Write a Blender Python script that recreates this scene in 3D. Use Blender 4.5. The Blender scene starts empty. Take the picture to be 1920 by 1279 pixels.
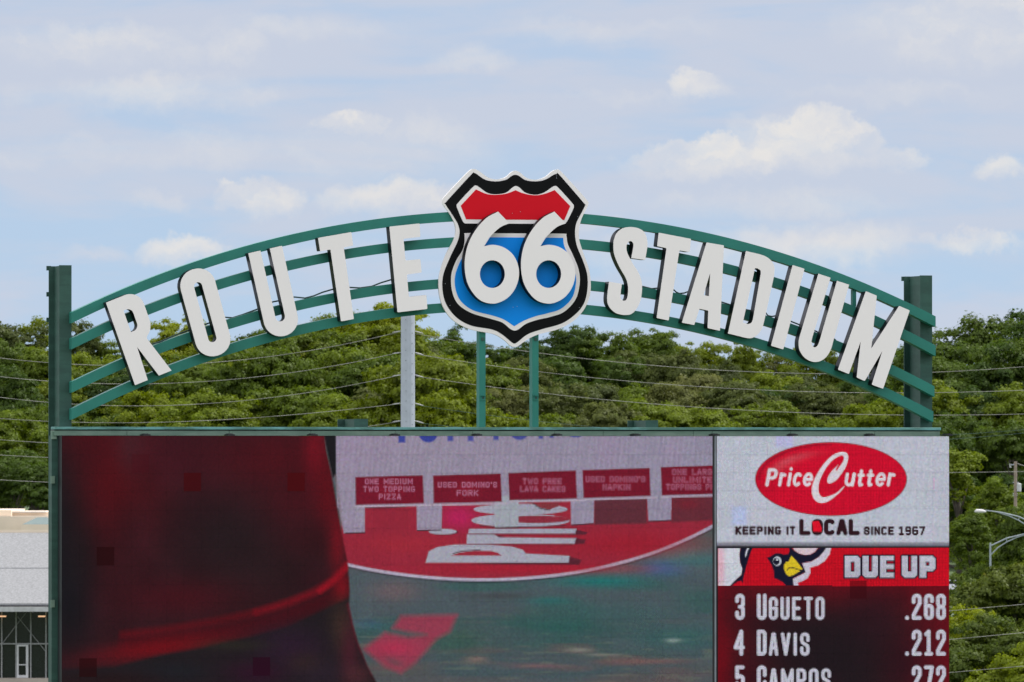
import bpy, bmesh, math, random
import numpy as np
from mathutils import Vector

random.seed(7); rng = np.random.RandomState(7)
scene = bpy.context.scene
COL = scene.collection
R = math.radians
# ------------------------------------------------------------------ camera
F = 16000.0                     # focal length in pixels of the 1920 px wide photograph
YAW, HORIZON, DIST, CAMZ = R(15.0), 860.0, 133.0, 15.0
PITCH = math.atan((HORIZON - 639.5) / F)
FWD = Vector((math.sin(YAW) * math.cos(PITCH), math.cos(YAW) * math.cos(PITCH), math.sin(PITCH)))
RIGHT = Vector((math.cos(YAW), -math.sin(YAW), 0))
UP = RIGHT.cross(FWD)
CAM = Vector((0, 0, CAMZ + DIST * math.sin(PITCH))) - FWD * DIST
cd = bpy.data.cameras.new('camera'); cam = bpy.data.objects.new('camera', cd); COL.objects.link(cam)
cam.location = CAM
cam.rotation_euler = (R(90) + PITCH, 0, -YAW)
cd.lens = F / 1920 * 36; cd.sensor_width = 36; cd.clip_start = 1; cd.clip_end = 9000
scene.camera = cam
cd.dof.use_dof = True; cd.dof.focus_distance = DIST; cd.dof.aperture_fstop = 14

# ------------------------------------------------------------------ light
EXPO = 0.62
SUN_EL, SUN_AZ = 58.0, 84.0     # azimuth clockwise from +Y
scene.view_settings.view_transform = 'Standard'
scene.view_settings.look = 'None'
scene.view_settings.gamma = 1
scene.view_settings.use_curve_mapping = False
scene.view_settings.exposure = EXPO
sd = bpy.data.lights.new('sun', 'SUN'); so = bpy.data.objects.new('sun', sd); COL.objects.link(so)
sd.energy = 2.5; sd.angle = R(6.0); sd.color = (1.0, 0.96, 0.9)
sdir = Vector((math.sin(R(SUN_AZ)) * math.cos(R(SUN_EL)), math.cos(R(SUN_AZ)) * math.cos(R(SUN_EL)), math.sin(R(SUN_EL))))
so.rotation_euler = sdir.to_track_quat('Z', 'Y').to_euler()
so.location = (0, -40, 60)

def lin(c):
    c = c / 255.0
    return c / 12.92 if c <= 0.04045 else ((c + 0.055) / 1.055) ** 2.4
def srgb(r, g, b):               # display colour -> linear surface/emission colour
    return (lin(r), lin(g), lin(b), 1)
def radiance(r, g, b):           # light that shows as this display colour at the chosen exposure
    k = 2 ** -EXPO
    return (lin(r) * k, lin(g) * k, lin(b) * k, 1)

class NT:
    """tiny helper for node trees"""
    def __init__(s, tree): s.t = tree; s.t.nodes.clear()
    def n(s, typ, **kw):
        nd = s.t.nodes.new(typ)
        for k, v in kw.items(): setattr(nd, k, v)
        return nd
    def l(s, a, b): s.t.links.new(a, b)
    def sock(s, nd, i, v):
        if isinstance(v, bpy.types.NodeSocket): s.l(v, nd.inputs[i])
        elif v is not None: nd.inputs[i].default_value = v
    def m(s, op, a, b=None, c=None, clamp=False):
        nd = s.n('ShaderNodeMath', operation=op); nd.use_clamp = clamp
        for i, v in enumerate((a, b, c)): s.sock(nd, i, v)
        return nd.outputs[0]
    def mix(s, f, a, b):
        nd = s.n('ShaderNodeMix', data_type='RGBA')
        s.sock(nd, 0, f); s.sock(nd, 6, a); s.sock(nd, 7, b)
        return nd.outputs[2]
    def noise(s, vec, scale, detail=4, rough=.55, dist=0):
        nd = s.n('ShaderNodeTexNoise'); s.sock(nd, 'Vector', vec)
        nd.inputs['Scale'].default_value = scale; nd.inputs['Detail'].default_value = detail
        nd.inputs['Roughness'].default_value = rough; nd.inputs['Distortion'].default_value = dist
        return nd.outputs[0]
    def smooth(s, v, a, b, lo=0., hi=1.):
        nd = s.n('ShaderNodeMapRange', interpolation_type='SMOOTHSTEP')
        s.sock(nd, 0, v); s.sock(nd, 1, a); s.sock(nd, 2, b); s.sock(nd, 3, lo); s.sock(nd, 4, hi)
        return nd.outputs[0]
    def comb(s, x, y, z=0.):
        nd = s.n('ShaderNodeCombineXYZ')
        for i, v in enumerate((x, y, z)): s.sock(nd, i, v)
        return nd.outputs[0]
    def dot(s, a, v):
        nd = s.n('ShaderNodeVectorMath', operation='DOT_PRODUCT'); s.sock(nd, 0, a); nd.inputs[1].default_value = v
        return nd.outputs['Value']

world = bpy.data.worlds.new('World'); scene.world = world; world.use_nodes = True
w = NT(world.node_tree)
sky = w.n('ShaderNodeTexSky', sky_type='NISHITA', sun_disc=False)
sky.sun_elevation = R(SUN_EL); sky.sun_rotation = R(SUN_AZ); sky.altitude = 400
sky.air_density = 1.0; sky.dust_density = 0.6; sky.ozone_density = 2.0
bg_sky = w.n('ShaderNodeBackground'); w.l(sky.outputs[0], bg_sky.inputs[0]); bg_sky.inputs[1].default_value = 0.12
D = w.n('ShaderNodeTexCoord').outputs['Generated']
a_ = w.dot(D, RIGHT); b_ = w.dot(D, Vector((math.sin(YAW), math.cos(YAW), 0))); c_ = w.dot(D, Vector((0, 0, 1)))
U = w.m('MULTIPLY', w.m('ARCTAN2', a_, b_), 16.0)            # thousands of photo pixels right of centre
V = w.m('MULTIPLY', w.m('ARCSINE', c_), 16.0)                # thousands of photo pixels above the horizon
wx = w.m('MULTIPLY', w.m('SUBTRACT', w.noise(w.comb(U, V, 3.1), 9.0, 6, .66), .5), 0.13)
wy = w.m('MULTIPLY', w.m('SUBTRACT', w.noise(w.comb(U, V, 9.7), 11.0, 6, .66), .5), 0.10)
Uw, Vw = w.m('ADD', U, wx), w.m('ADD', V, wy)
veil_near = w.noise(w.comb(w.m('MULTIPLY', U, 1.0), w.m('MULTIPLY', V, 5.2), 1.7), 1.9, 7, .52, .5)
veil_fine = w.noise(w.comb(w.m('MULTIPLY', U, 1.8), w.m('MULTIPLY', V, 7.0), 5.7), 4.2, 7, .55, .5)
veil_far = w.noise(D, 2.2, 6, .55, .3)
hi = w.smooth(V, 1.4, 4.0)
vn = w.m('ADD', w.m('MULTIPLY', veil_near, .8), w.m('MULTIPLY', veil_fine, .2))
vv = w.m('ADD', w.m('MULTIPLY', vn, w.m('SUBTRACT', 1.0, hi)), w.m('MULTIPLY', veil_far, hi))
rise = w.smooth(V, .35, .8, 0.0, .085)
veil = w.smooth(w.m('ADD', vv, rise), .39, .63)
def blob(cx, cy, rx, ry, soft=.5, k=1.0, low=1.0):
    """a cumulus puff: crisp top, soft base"""
    cxx = (cx - 960) / 1000; cyy = (860 - cy) / 1000; rx /= 1000; ry /= 1000
    dx = w.m('DIVIDE', w.m('SUBTRACT', Uw, cxx), rx)
    dy = w.m('DIVIDE', w.m('SUBTRACT', Vw, cyy), ry)
    q = w.m('SUBTRACT', 1.0, w.m('ADD', w.m('MULTIPLY', dx, dx), w.m('MULTIPLY', dy, dy)))
    mk = w.smooth(q, -.12, soft * 1.35)
    base = w.smooth(dy, -1.15 * low, 0.35)
    return w.m('MULTIPLY', w.m('MULTIPLY', mk, base), k)
blobs = [
    (1530, 272, 128, 66, .22, 1.0), (1330, 300, 165, 46, .35, .95), (1660, 300, 90, 26, .6, .8), (1445, 285, 80, 40, .5, .9),
    (1300, 165, 62, 34, .5, .85), (1330, 178, 60, 22, .6, .6), (1790, 60, 240, 115, .9, .85), (1900, 30, 150, 90, .8, .7),
    (655, 235, 78, 24, .5, 1.0), (790, 262, 140, 56, .9, .55), (490, 372, 88, 44, .45, .95), (425, 352, 30, 22, .5, .8),
    (290, 385, 62, 28, .8, .7), (740, 375, 160, 42, .7, .8), (180, 95, 260, 52, 1.0, .85), (440, 95, 66, 48, .9, .6),
    (330, 175, 260, 52, 1.0, .75), (150, 185, 190, 40, 1.0, .5), (880, 118, 90, 36, .9, .55), (345, 478, 90, 38, .6, .85),
    (190, 480, 80, 22, .9, .55), (1870, 320, 60, 34, .7, .8), (1540, 462, 230, 56, .8, .75), (1830, 455, 110, 26, .7, .8),
    (1740, 450, 40, 16, .6, .6), (1500, 262, 150, 60, .5, .8), (1250, 308, 110, 34, .7, .7), (720, 290, 260, 70, 1.2, .75), (1240, 480, 230, 40, 1., .7), (1480, 385, 260, 40, 1.2, .6), (90, 300, 190, 40, 1.2, .5), (560, 60, 260, 36, 1.2, .5), (1130, 60, 260, 30, 1.2, .5), (330, 290, 280, 50, 1.2, .6), (1700, 180, 260, 26, 1.2, .45), (620, 480, 160, 30, 1.2, .45), (1420, 375, 260, 26, 1.0, .4), (1130, 425, 60, 20, .9, .4), (1180, 190, 160, 18, 1., .3)]
puff = None
for bl in blobs:
    m_ = blob(*bl)
    puff = m_ if puff is None else w.m('MAXIMUM', puff, m_)
puff_tex = w.noise(w.comb(Uw, w.m('MULTIPLY', Vw, 1.6), 2.2), 12.0, 5, .6)
puff = w.m('MULTIPLY', puff, w.smooth(puff_tex, .3, .58, .68, 1.0))
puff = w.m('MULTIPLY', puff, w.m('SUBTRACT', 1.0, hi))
clear_c = w.mix(w.smooth(V, .25, .8), radiance(175, 202, 232), radiance(177, 197, 226))
haze_bg = w.n('ShaderNodeBackground'); haze_bg.inputs[1].default_value = 1.0
veil_c = w.mix(w.smooth(V, .1, .85), radiance(194, 204, 225), radiance(197, 202, 220))
veil_fill = w.mix(hi, veil_c, (1.29, 1.28, 1.33, 1))  # overhead veil, out of view, is brightened as added fill for the letter fronts
c1 = w.mix(w.m('MULTIPLY', veil, .85), clear_c, veil_fill)
shade_n = w.noise(w.comb(Uw, w.m('ADD', w.m('MULTIPLY', Vw, 1.8), .05), 6.2), 7.0, 6, .6)
puff_c = w.mix(w.smooth(shade_n, .38, .62), radiance(208, 211, 223), radiance(232, 227, 224))
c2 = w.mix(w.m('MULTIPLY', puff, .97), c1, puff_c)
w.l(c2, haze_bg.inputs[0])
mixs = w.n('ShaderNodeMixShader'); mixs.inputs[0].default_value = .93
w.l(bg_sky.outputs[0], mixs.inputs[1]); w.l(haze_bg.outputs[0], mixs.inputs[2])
wo = w.n('ShaderNodeOutputWorld'); w.l(mixs.outputs[0], wo.inputs[0])

# ------------------------------------------------------------------ measuring helpers
def ray(px, py):
    return (FWD * F + RIGHT * (px - 960) + UP * (639.5 - py)).normalized()
def on_plane(px, py, y=0.0):     # where the sight line of a photo pixel meets the plane Y = y of the sign
    d = ray(px, py); return CAM + d * ((y - CAM.y) / d.y)
def at_depth(px, py, depth):
    return CAM + FWD * depth + RIGHT * ((px - 960) * depth / F) + UP * ((639.5 - py) * depth / F)
def proj(P):                     # numpy (N,3) -> pixel coordinates
    v = P - np.array(CAM)
    d = v @ np.array(FWD)
    return 960 + F * (v @ np.array(RIGHT)) / d, 639.5 - F * (v @ np.array(UP)) / d
def PX(px, y=0.0): return on_plane(px, 800, y).x
def PZ(py, px=960, y=0.0): return on_plane(px, py, y).z

# ------------------------------------------------------------------ object helpers
def tag(o, label=None, cat=None, group=None, kind=None):
    if label: o['label'] = label
    if cat: o['category'] = cat
    if group: o['group'] = group
    if kind: o['kind'] = kind
    return o
def link(name, me, mat=None, parent=None):
    o = bpy.data.objects.new(name, me); COL.objects.link(o)
    if mat:
        if not me.materials: me.materials.append(mat)
    if parent:
        o.parent = parent
        o.matrix_parent_inverse.identity()
        o.location = -Vector(parent.location) if False else (0, 0, 0)
    return o
def thing(name, loc, label, cat, group=None):
    e = bpy.data.objects.new(name, None); COL.objects.link(e); e.location = loc
    e.empty_display_size = .3
    return tag(e, label, cat, group)
def mesh_from(name, verts, faces, off=(0, 0, 0), smooth=False):
    me = bpy.data.meshes.new(name)
    ox, oy, oz = off
    me.from_pydata([(v[0] - ox, v[1] - oy, v[2] - oz) for v in verts], [], faces)
    me.update()
    if smooth: me.shade_smooth()
    return me
class MB:
    """collects solids in world coordinates, builds one mesh relative to its parent's origin"""
    def __init__(s): s.v = []; s.f = []
    def box(s, x0, x1, y0, y1, z0, z1):
        b = len(s.v)
        s.v += [(x0, y0, z0), (x1, y0, z0), (x1, y1, z0), (x0, y1, z0), (x0, y0, z1), (x1, y0, z1), (x1, y1, z1), (x0, y1, z1)]
        s.f += [tuple(b + i for i in q) for q in ((0, 3, 2, 1), (4, 5, 6, 7), (0, 1, 5, 4), (1, 2, 6, 5), (2, 3, 7, 6), (3, 0, 4, 7))]
        return s
    def obox(s, c, ax, ay, az):      # oriented box, half-axis vectors
        b = len(s.v)
        for k in (-1, 1):
            for i, j in ((-1, -1), (1, -1), (1, 1), (-1, 1)):
                s.v.append(tuple(c + ax * i + ay * j + az * k))
        s.f += [tuple(b + i for i in q) for q in ((0, 3, 2, 1), (4, 5, 6, 7), (0, 1, 5, 4), (1, 2, 6, 5), (2, 3, 7, 6), (3, 0, 4, 7))]
        return s
    def tube(s, pts, rad, n=8, cap=True):
        pts = [Vector(p) for p in pts]
        rads = rad if isinstance(rad, (list, tuple)) else [rad] * len(pts)
        b = len(s.v)
        for i, p in enumerate(pts):
            t = (pts[min(i + 1, len(pts) - 1)] - pts[max(i - 1, 0)]).normalized()
            ref = Vector((0, 0, 1)) if abs(t.z) < .9 else Vector((0, 1, 0))
            u = t.cross(ref).normalized(); v = u.cross(t)
            for k in range(n):
                a = 2 * math.pi * (k + .5) / n
                s.v.append(tuple(p + (u * math.cos(a) + v * math.sin(a)) * rads[i]))
        for i in range(len(pts) - 1):
            for k in range(n):
                k2 = (k + 1) % n
                s.f.append((b + i * n + k, b + i * n + k2, b + (i + 1) * n + k2, b + (i + 1) * n + k))
        if cap:
            s.f.append(tuple(b + k for k in range(n))[::-1]); e = b + (len(pts) - 1) * n
            s.f.append(tuple(e + k for k in range(n)))
        return s
    def build(s, name, mat, parent=None, smooth=False, bevel=0):
        off = tuple(parent.location) if parent and parent.parent is None else (tuple(parent.parent.location) if parent else (0, 0, 0))
        me = mesh_from(name, s.v, s.f, off, smooth)
        if bevel:
            bm = bmesh.new(); bm.from_mesh(me)
            bmesh.ops.bevel(bm, geom=bm.edges[:], offset=bevel, segments=1, affect='EDGES')
            bm.to_mesh(me); bm.free()
        else:
            bm = bmesh.new(); bm.from_mesh(me); bmesh.ops.recalc_face_normals(bm, faces=bm.faces); bm.to_mesh(me); bm.free()
        return link(name, me, mat, parent)

# ------------------------------------------------------------------ materials
def base_mat(name, col, rough=.5, metal=0., var=.12, scale=3., bump=0., spec=.5, coat=0., detail=4):
    m = bpy.data.materials.new(name); m.use_nodes = True; t = NT(m.node_tree)
    p = t.n('ShaderNodeBsdfPrincipled'); o = t.n('ShaderNodeOutputMaterial'); t.l(p.outputs[0], o.inputs[0])
    geo = t.n('ShaderNodeNewGeometry').outputs['Position']
    nz = t.noise(geo, scale, detail, .6)
    dark = tuple(c * (1 - var) for c in col[:3]) + (1,); lite = tuple(min(1, c * (1 + var)) for c in col[:3]) + (1,)
    c = t.mix(t.smooth(nz, .3, .7), dark, lite)
    t.l(c, p.inputs['Base Color'])
    p.inputs['Roughness'].default_value = rough; p.inputs['Metallic'].default_value = metal
    p.inputs['Specular IOR Level'].default_value = spec; p.inputs['Coat Weight'].default_value = coat
    if bump:
        bp = t.n('ShaderNodeBump'); bp.inputs['Strength'].default_value = bump; bp.inputs['Distance'].default_value = .02
        t.l(t.noise(geo, scale * 9, 3, .6), bp.inputs['Height']); t.l(bp.outputs[0], p.inputs['Normal'])
    m['bsdf'] = p.name
    return m
M_white = base_mat('painted_white_aluminium', (.88, .815, .80), .5, var=.008, scale=1.2, spec=.3)
M_black = base_mat('gloss_black_return', (.009, .009, .012), .4, var=.1, scale=2, spec=.06)
M_shblack = base_mat('shield_black_vinyl', (.003, .003, .0035), .5, var=.1, scale=2, spec=.12)
M_red = base_mat('shield_red_vinyl', (.66, .003, .014), .5, var=.03, scale=1.2, spec=.15)
M_blue = base_mat('shield_blue_vinyl', (.001, .26, .84), .5, var=.03, scale=1.2, spec=.15)
M_rail = base_mat('green_rail_paint', (.024, .185, .145), .5, var=.08, scale=2.2, spec=.3)
M_post = base_mat('dark_green_column_paint', (.022, .080, .060), .55, var=.16, scale=2.0, spec=.3)
M_galv = base_mat('galvanised_steel', (.40, .43, .49), .5, metal=.15, var=.05, scale=3)
M_dark = base_mat('black_cabinet', (.012, .013, .016), .5, var=.2, scale=4)
M_cable = base_mat('dark_green_cable', (.02, .06, .05), .5)
M_wire = base_mat('aluminium_wire', (.26, .25, .22), .6, metal=.1, var=.3, scale=1.5)
M_bird = None

def weathered(name, col, edge, rust=.5):
    """chalked green paint with blue-green fading and rust bleeding in patches"""
    m = bpy.data.materials.new(name); m.use_nodes = True; t = NT(m.node_tree)
    p = t.n('ShaderNodeBsdfPrincipled'); o = t.n('ShaderNodeOutputMaterial'); t.l(p.outputs[0], o.inputs[0])
    g = t.n('ShaderNodeNewGeometry').outputs['Position']
    mp = t.n('ShaderNodeMapping'); t.l(g, mp.inputs[0]); mp.inputs['Scale'].default_value = (1.2, 1, 6)
    n1 = t.noise(mp.outputs[0], 1.3, 5, .65); n2 = t.noise(g, 5.0, 5, .7); n3 = t.noise(mp.outputs[0], 2.9, 5, .75)
    c = t.mix(t.smooth(n1, .42, .62), col + (1,), edge + (1,))
    c = t.mix(t.m('MULTIPLY', t.smooth(n2, .3, .75), .35), c, tuple(x * .5 for x in col) + (1,))
    c = t.mix(t.m('MULTIPLY', t.smooth(n3, .68, .74), rust), c, (.20, .085, .03, 1))
    t.l(c, p.inputs['Base Color']); p.inputs['Roughness'].default_value = .62
    return m
M_post = weathered('dark_green_column_paint_worn', (.018, .066, .050), (.026, .088, .066), .55)
M_beam = weathered('weathered_green_beam', (.075, .190, .150), (.14, .36, .34), .7)
M_fascia = weathered('weathered_green_fascia', (.120, .205, .150), (.17, .25, .19), .6)

# ------------------------------------------------------------------ ground
def ground_z(depth):
    return 11.0 * float(np.clip((depth - 985) / 330.0, 0, 1)) ** 1.15
M_grass = base_mat('grass', (.055, .085, .025), .9, var=.4, scale=.15, detail=8)
v, f = [], []
ds = [-3500, -400, 0, 200, 500, 800, 960, 985, 1010, 1040, 1080, 1120, 1160, 1200, 1240, 1280, 1315, 1500, 2500, 5000]
ss = np.linspace(-2500, 2500, 41)
FH = Vector((math.sin(YAW), math.cos(YAW), 0)); CH = Vector((CAM.x, CAM.y, 0))
for d_ in ds:
    for s_ in ss:
        p = CH + FH * d_ + RIGHT * s_
        v.append((p.x, p.y, ground_z(d_) - .02))
for i in range(len(ds) - 1):
    for j in range(len(ss) - 1):
        a = i * len(ss) + j; f.append((a, a + 1, a + len(ss) + 1, a + len(ss)))
tag(link('ground', mesh_from('ground', v, f), M_grass), kind='structure')
M_asph = base_mat('asphalt', (.055, .055, .058), .9, var=.15, scale=.6)
M_conc = base_mat('concrete', (.42, .36, .30), .85, var=.12, scale=.8)
v = []
for d_, s0, s1 in ((925, -300, 300), (980, -300, 300)):
    v += [tuple(CH + FH * d_ + RIGHT * s0 + Vector((0, 0, .03))), tuple(CH + FH * d_ + RIGHT * s1 + Vector((0, 0, .03)))]
tag(link('road', mesh_from('road', v, [(0, 1, 3, 2)]), M_asph), kind='structure')

# ------------------------------------------------------------------ outlines -> extruded plates
def smooth_outline(pts, closed=True, step=8):
    """pts: (x, y) smooth or (x, y, 1) corner; Catmull-Rom between, sharp at corners"""
    P = [np.array(p[:2], float) for p in pts]; C = [len(p) > 2 for p in pts]; n = len(P); out = []
    for i in range(n):
        a, b = P[i], P[(i + 1) % n]
        if C[i] and C[(i + 1) % n]: out.append(tuple(a)); continue
        p0 = a - (b - a) if C[i] else P[i - 1]
        p3 = b + (b - a) if C[(i + 1) % n] else P[(i + 2) % n]
        m0 = (b - a) * .8 if C[i] else (b - p0) / 2
        m1 = (b - a) * .8 if C[(i + 1) % n] else (p3 - a) / 2
        k = max(2, int(np.linalg.norm(b - a) / step) + 2)
        for j in range(k):
            t = j / k; t2 = t * t; t3 = t2 * t
            out.append(tuple((2 * t3 - 3 * t2 + 1) * a + (t3 - 2 * t2 + t) * m0 + (-2 * t3 + 3 * t2) * b + (t3 - t2) * m1))
    return out
def round_corners(pts, r, keep=()):
    """sharp polygon -> small radius on each convex corner"""
    out = []; n = len(pts)
    for i in range(n):
        a, b, c = (np.array(pts[(i + k) % n], float) for k in (-1, 0, 1))
        u = a - b; w_ = c - b; lu, lw = np.linalg.norm(u), np.linalg.norm(w_)
        rr = min(r, lu / 2.2, lw / 2.2)
        cosang = float(np.dot(u, w_) / (lu * lw + 1e-9))
        if cosang < -.93 or i in keep: out.append(tuple(b)); continue
        p, q = b + u / lu * rr, b + w_ / lw * rr
        for t in (0, .33, .67, 1):
            out.append(tuple((1 - t) ** 2 * p + 2 * t * (1 - t) * b + t * t * q))
    return out
def plate(name, loops, y_front, y_back, mat, parent, bevel=0.0, pix=True, y_meas=None):
    """extruded solid whose front outline passes through the given photo pixels"""
    ym = y_front if y_meas is None else y_meas
    cu = bpy.data.curves.new(name, 'CURVE'); cu.dimensions = '2D'; cu.fill_mode = 'BOTH'
    half = (y_back - y_front) / 2
    cu.extrude = half - bevel; cu.bevel_depth = bevel; cu.bevel_resolution = 0
    if bevel: cu.offset = -bevel
    for lp in loops:
        sp = cu.splines.new('POLY'); sp.points.add(len(lp) - 1); sp.use_cyclic_u = True
        for i, p in enumerate(lp):
            if pix: q = on_plane(p[0], p[1], ym); co = (q.x, q.z)
            else: co = p
            sp.points[i].co = (co[0], co[1], 0, 1)
    tmp = bpy.data.objects.new('tmp', cu); COL.objects.link(tmp)
    dg = bpy.context.evaluated_depsgraph_get(); dg.update()
    me = bpy.data.meshes.new_from_object(tmp.evaluated_get(dg))
    bpy.data.objects.remove(tmp); bpy.data.curves.remove(cu)
    me.name = name
    loc = parent.location if parent and parent.parent is None else (parent.parent.location if parent else Vector())
    n = len(me.vertices); co = np.empty(n * 3); me.vertices.foreach_get('co', co); co = co.reshape(-1, 3)
    new = np.stack([co[:, 0] - loc.x, (y_front + y_back) / 2 - co[:, 2] - loc.y, co[:, 1] - loc.z], 1)
    me.vertices.foreach_set('co', new.ravel()); me.update()
    me.materials.clear(); me.materials.append(mat)
    return link(name, me, mat, parent)

# ------------------------------------------------------------------ arch frame: four curved rectangular tubes
def fit_circle(pts):
    A = np.array([[2 * x, 2 * y, 1] for x, y in pts]); b = np.array([x * x + y * y for x, y in pts])
    c = np.linalg.lstsq(A, b, rcond=None)[0]
    return c[0], c[1], math.sqrt(c[2] + c[0] ** 2 + c[1] ** 2)
rail_top = [
 [(134.6,584.4),(262.5,531),(378,487.3),(460,461.5),(580.7,432),(721.4,407),(833.9,398),(1096.4,401.8),(1197.2,414),(1314.5,435.8),(1420,459.7),(1491.5,481.2),(1583,514.7),(1674.5,554.4),(1754.4,594)],
 [(134.6,635),(207.5,600.3),(274,572.9),(331.9,549.7),(460,510.2),(615.9,473),(728.4,456),(844.5,446),(1085.9,448.5),(1148,454.6),(1213.7,463.7),(1314.5,482.2),(1391.9,500.3),(1451.8,519.9),(1522,544.3),(1583,567.5),(1659.2,599.5),(1754.4,647.4)],
 [(134.6,716),(230.6,673.5),(288.5,646),(357.9,621.8),(460,589),(482.2,583),(629.9,549.4),(735.5,533.4),(823.4,523.4),(1108.6,525.8),(1204.3,538.3),(1354.3,568),(1435,592.5),(1482,606.2),(1561.6,635.2),(1674.5,685.5),(1752.2,723.6)],
 [(134.6,766.6),(245.1,714.6),(317.4,685.5),(430.2,645.4),(460,636),(556,609.2),(668.6,587.9),(739,577.9),(830.4,569),(1101,572.3),(1197.2,583.5),(1279.3,598.1),(1356.7,614.5),(1473.2,653.5),(1546.4,676.4),(1662.3,728.2),(1750,770.9)]]
RAIL_H, RAIL_D = .150, .20
arch = thing('arch_frame', (PX(960), .1, PZ(500)), 'open arch frame of four curved green steel rails carrying the letters', 'sign frame')
def arch_poly(pts):
    """px polyline through measured points, resampled by a circle plus smooth residual"""
    xz = [(on_plane(x, y, 0).x, on_plane(x, y, 0).z) for x, y in pts]
    cx, cz, r = fit_circle(xz)
    res = [math.hypot(x - cx, z - cz) - r for x, z in xz]
    co = np.polyfit([x for x, z in xz], res, 4)
    xs = np.linspace(xz[0][0], xz[-1][0], 73)
    return [(x, cz + math.sqrt((r + np.polyval(co, x)) ** 2 - (x - cx) ** 2)) for x in xs]
for ri, pts in enumerate(rail_top):
    P = arch_poly(pts); b = MB(); n = len(P)
    for i, (x, z) in enumerate(P):
        a = P[max(i - 1, 0)]; c = P[min(i + 1, n - 1)]
        tx, tz = c[0] - a[0], c[1] - a[1]
        drop = RAIL_H * math.hypot(tx, tz) / tx          # vertical thickness so that ends are cut plumb
        for yy, zz in ((0, z), (RAIL_D, z), (RAIL_D, z - drop), (0, z - drop)): b.v.append((x, yy, zz))
    for i in range(n - 1):
        for k in range(4):
            k2 = (k + 1) % 4; b.f.append((i * 4 + k, (i + 1) * 4 + k, (i + 1) * 4 + k2, i * 4 + k2))
    b.f.append((0, 1, 2, 3)); e = (n - 1) * 4; b.f.append((e + 3, e + 2, e + 1, e))
    o = b.build('rail', M_rail, arch)
    if ri == 0: RAIL1 = P
    if ri == 1: RAIL2 = P
    if ri == 2: RAIL3 = P
def rail_z(P, x): return float(np.interp(x, [p[0] for p in P], [p[1] for p in P]))
b = MB(); x0 = PX(1604); b.box(x0 - .03, x0 + .03, .05, .15, rail_z(RAIL2, x0) + .002, rail_z(RAIL1, x0) - RAIL_H * 1.08)
b.build('brace', M_rail, arch)

# ------------------------------------------------------------------ steel columns (wide-flange section)
def column(px_l, px_r, py_top, depth, label, tabs=(), hole=None, name='steel_column'):
    yf = RAIL_D + .004
    xl, xr = PX(px_l, yf), PX(px_r, yf); xm = (xl + xr) / 2; zt = PZ(py_top, (px_l + px_r) / 2, yf)
    t = thing(name, (xm, yf + depth / 2, 0), label, 'steel column', 'green steel columns of the scoreboard')
    MB().box(xl, xr, yf, yf + .028, 0, zt).build('front_flange', M_post, t)
    MB().box(xl, xr, yf + depth - .028, yf + depth, 0, zt).build('rear_flange', M_post, t)
    MB().box(xm - .012, xm + .012, yf + .030, yf + depth - .030, 0, zt - .002).build('web', M_post, t)
    for py in tabs:
        z = PZ(py, px_l, yf + depth)
        MB().box(xl - .028, xl + .04, yf + depth + .003, yf + depth + .04, z - .035, z + .035).build('bolt_tab', M_post, t)
    if hole:
        z = PZ(hole[1], hole[0], yf); 
        MB().tube([(xl + .022, yf - .012, z), (xl + .022, yf + .0, z)], .02, 8).build('bolt', M_galv, t)
    return t
column(111, 134, 497.3, .80, 'tall dark green steel column holding the left end of the arch', (503, 552, 600), None)
column(1725.5, 1748, 516.5, .86, 'tall dark green steel column behind the right end of the arch', (523,), None)
column(664, 690, 785.5, 1.08, 'green column stub just above the beam, left of the galvanised pole')
column(1210.5, 1234, 788, 1.05, 'green column stub just above the beam, below the letters S and T')
for px in (345, 905, 1500):
    pass
# bolts and rust scars on the right column
# ------------------------------------------------------------------ header beam
beam = thing('header_beam', (PX(935), 0, PZ(806)), 'long weathered green steel header beam running above both video screens', 'beam')
zb0, zb1 = PZ(806.3), PZ(801.2)
MB().box(PX(103, -.12), PX(1764.5, -.12), -.12, .185, zb0, zb1).build('cap_rail', M_beam, beam, bevel=.004)
MB().box(PX(101, -.06), PX(1763, -.06), -.05, .18, PZ(808.2), zb0).build('web_plate', M_dark, beam)
zf0, zf1 = PZ(817.2, y=-.1), PZ(808.2, y=-.1)
joints = [101, 238, 430, 583, 742, 886, 1040, 1131, 1300, 1335, 1482, 1640, 1762.5]
for a, c in zip(joints[:-1], joints[1:]):
    MB().box(PX(a, -.1) + .003, PX(c, -.1) - .003, -.1, .16, zf0, zf1).build('fascia_plate', M_fascia, beam)
clip0 = None
for px in (270, 428, 583, 737, 891, 1041, 1188, 1336, 1482, 1627, 1772):
    x = PX(px, -.12); b = MB()
    b.box(x - .055, x + .055, -.34, -.103, PZ(817.0, px, -.12), PZ(814.3, px, -.12)); b.box(x - .03, x + .02, -.34, -.11, PZ(814.3, px, -.12), PZ(813, px, -.12))
    b.build('clip', M_dark, beam)
# side frame left of the screen
fr = thing('side_frame', (PX(102, -.05), .1, PZ(1279) - 1.2), 'narrow green upright frame between the left column and the dark screen edge', 'frame')
MB().box(PX(97, -.05), PX(113, -.05), -.05, .15, PZ(1460), PZ(817.5)).build('upright', M_post, fr)
MB().box(PX(96.5, -.08), PX(106, -.08), -.08, -.052, PZ(824), PZ(810)).build('gusset', M_fascia, fr)
for py in (899, 1128):
    MB().box(PX(96, -.09), PX(103, -.09), -.09, -.052, PZ(py + 7), PZ(py - 7)).build('bracket', M_fascia, fr)

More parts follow.
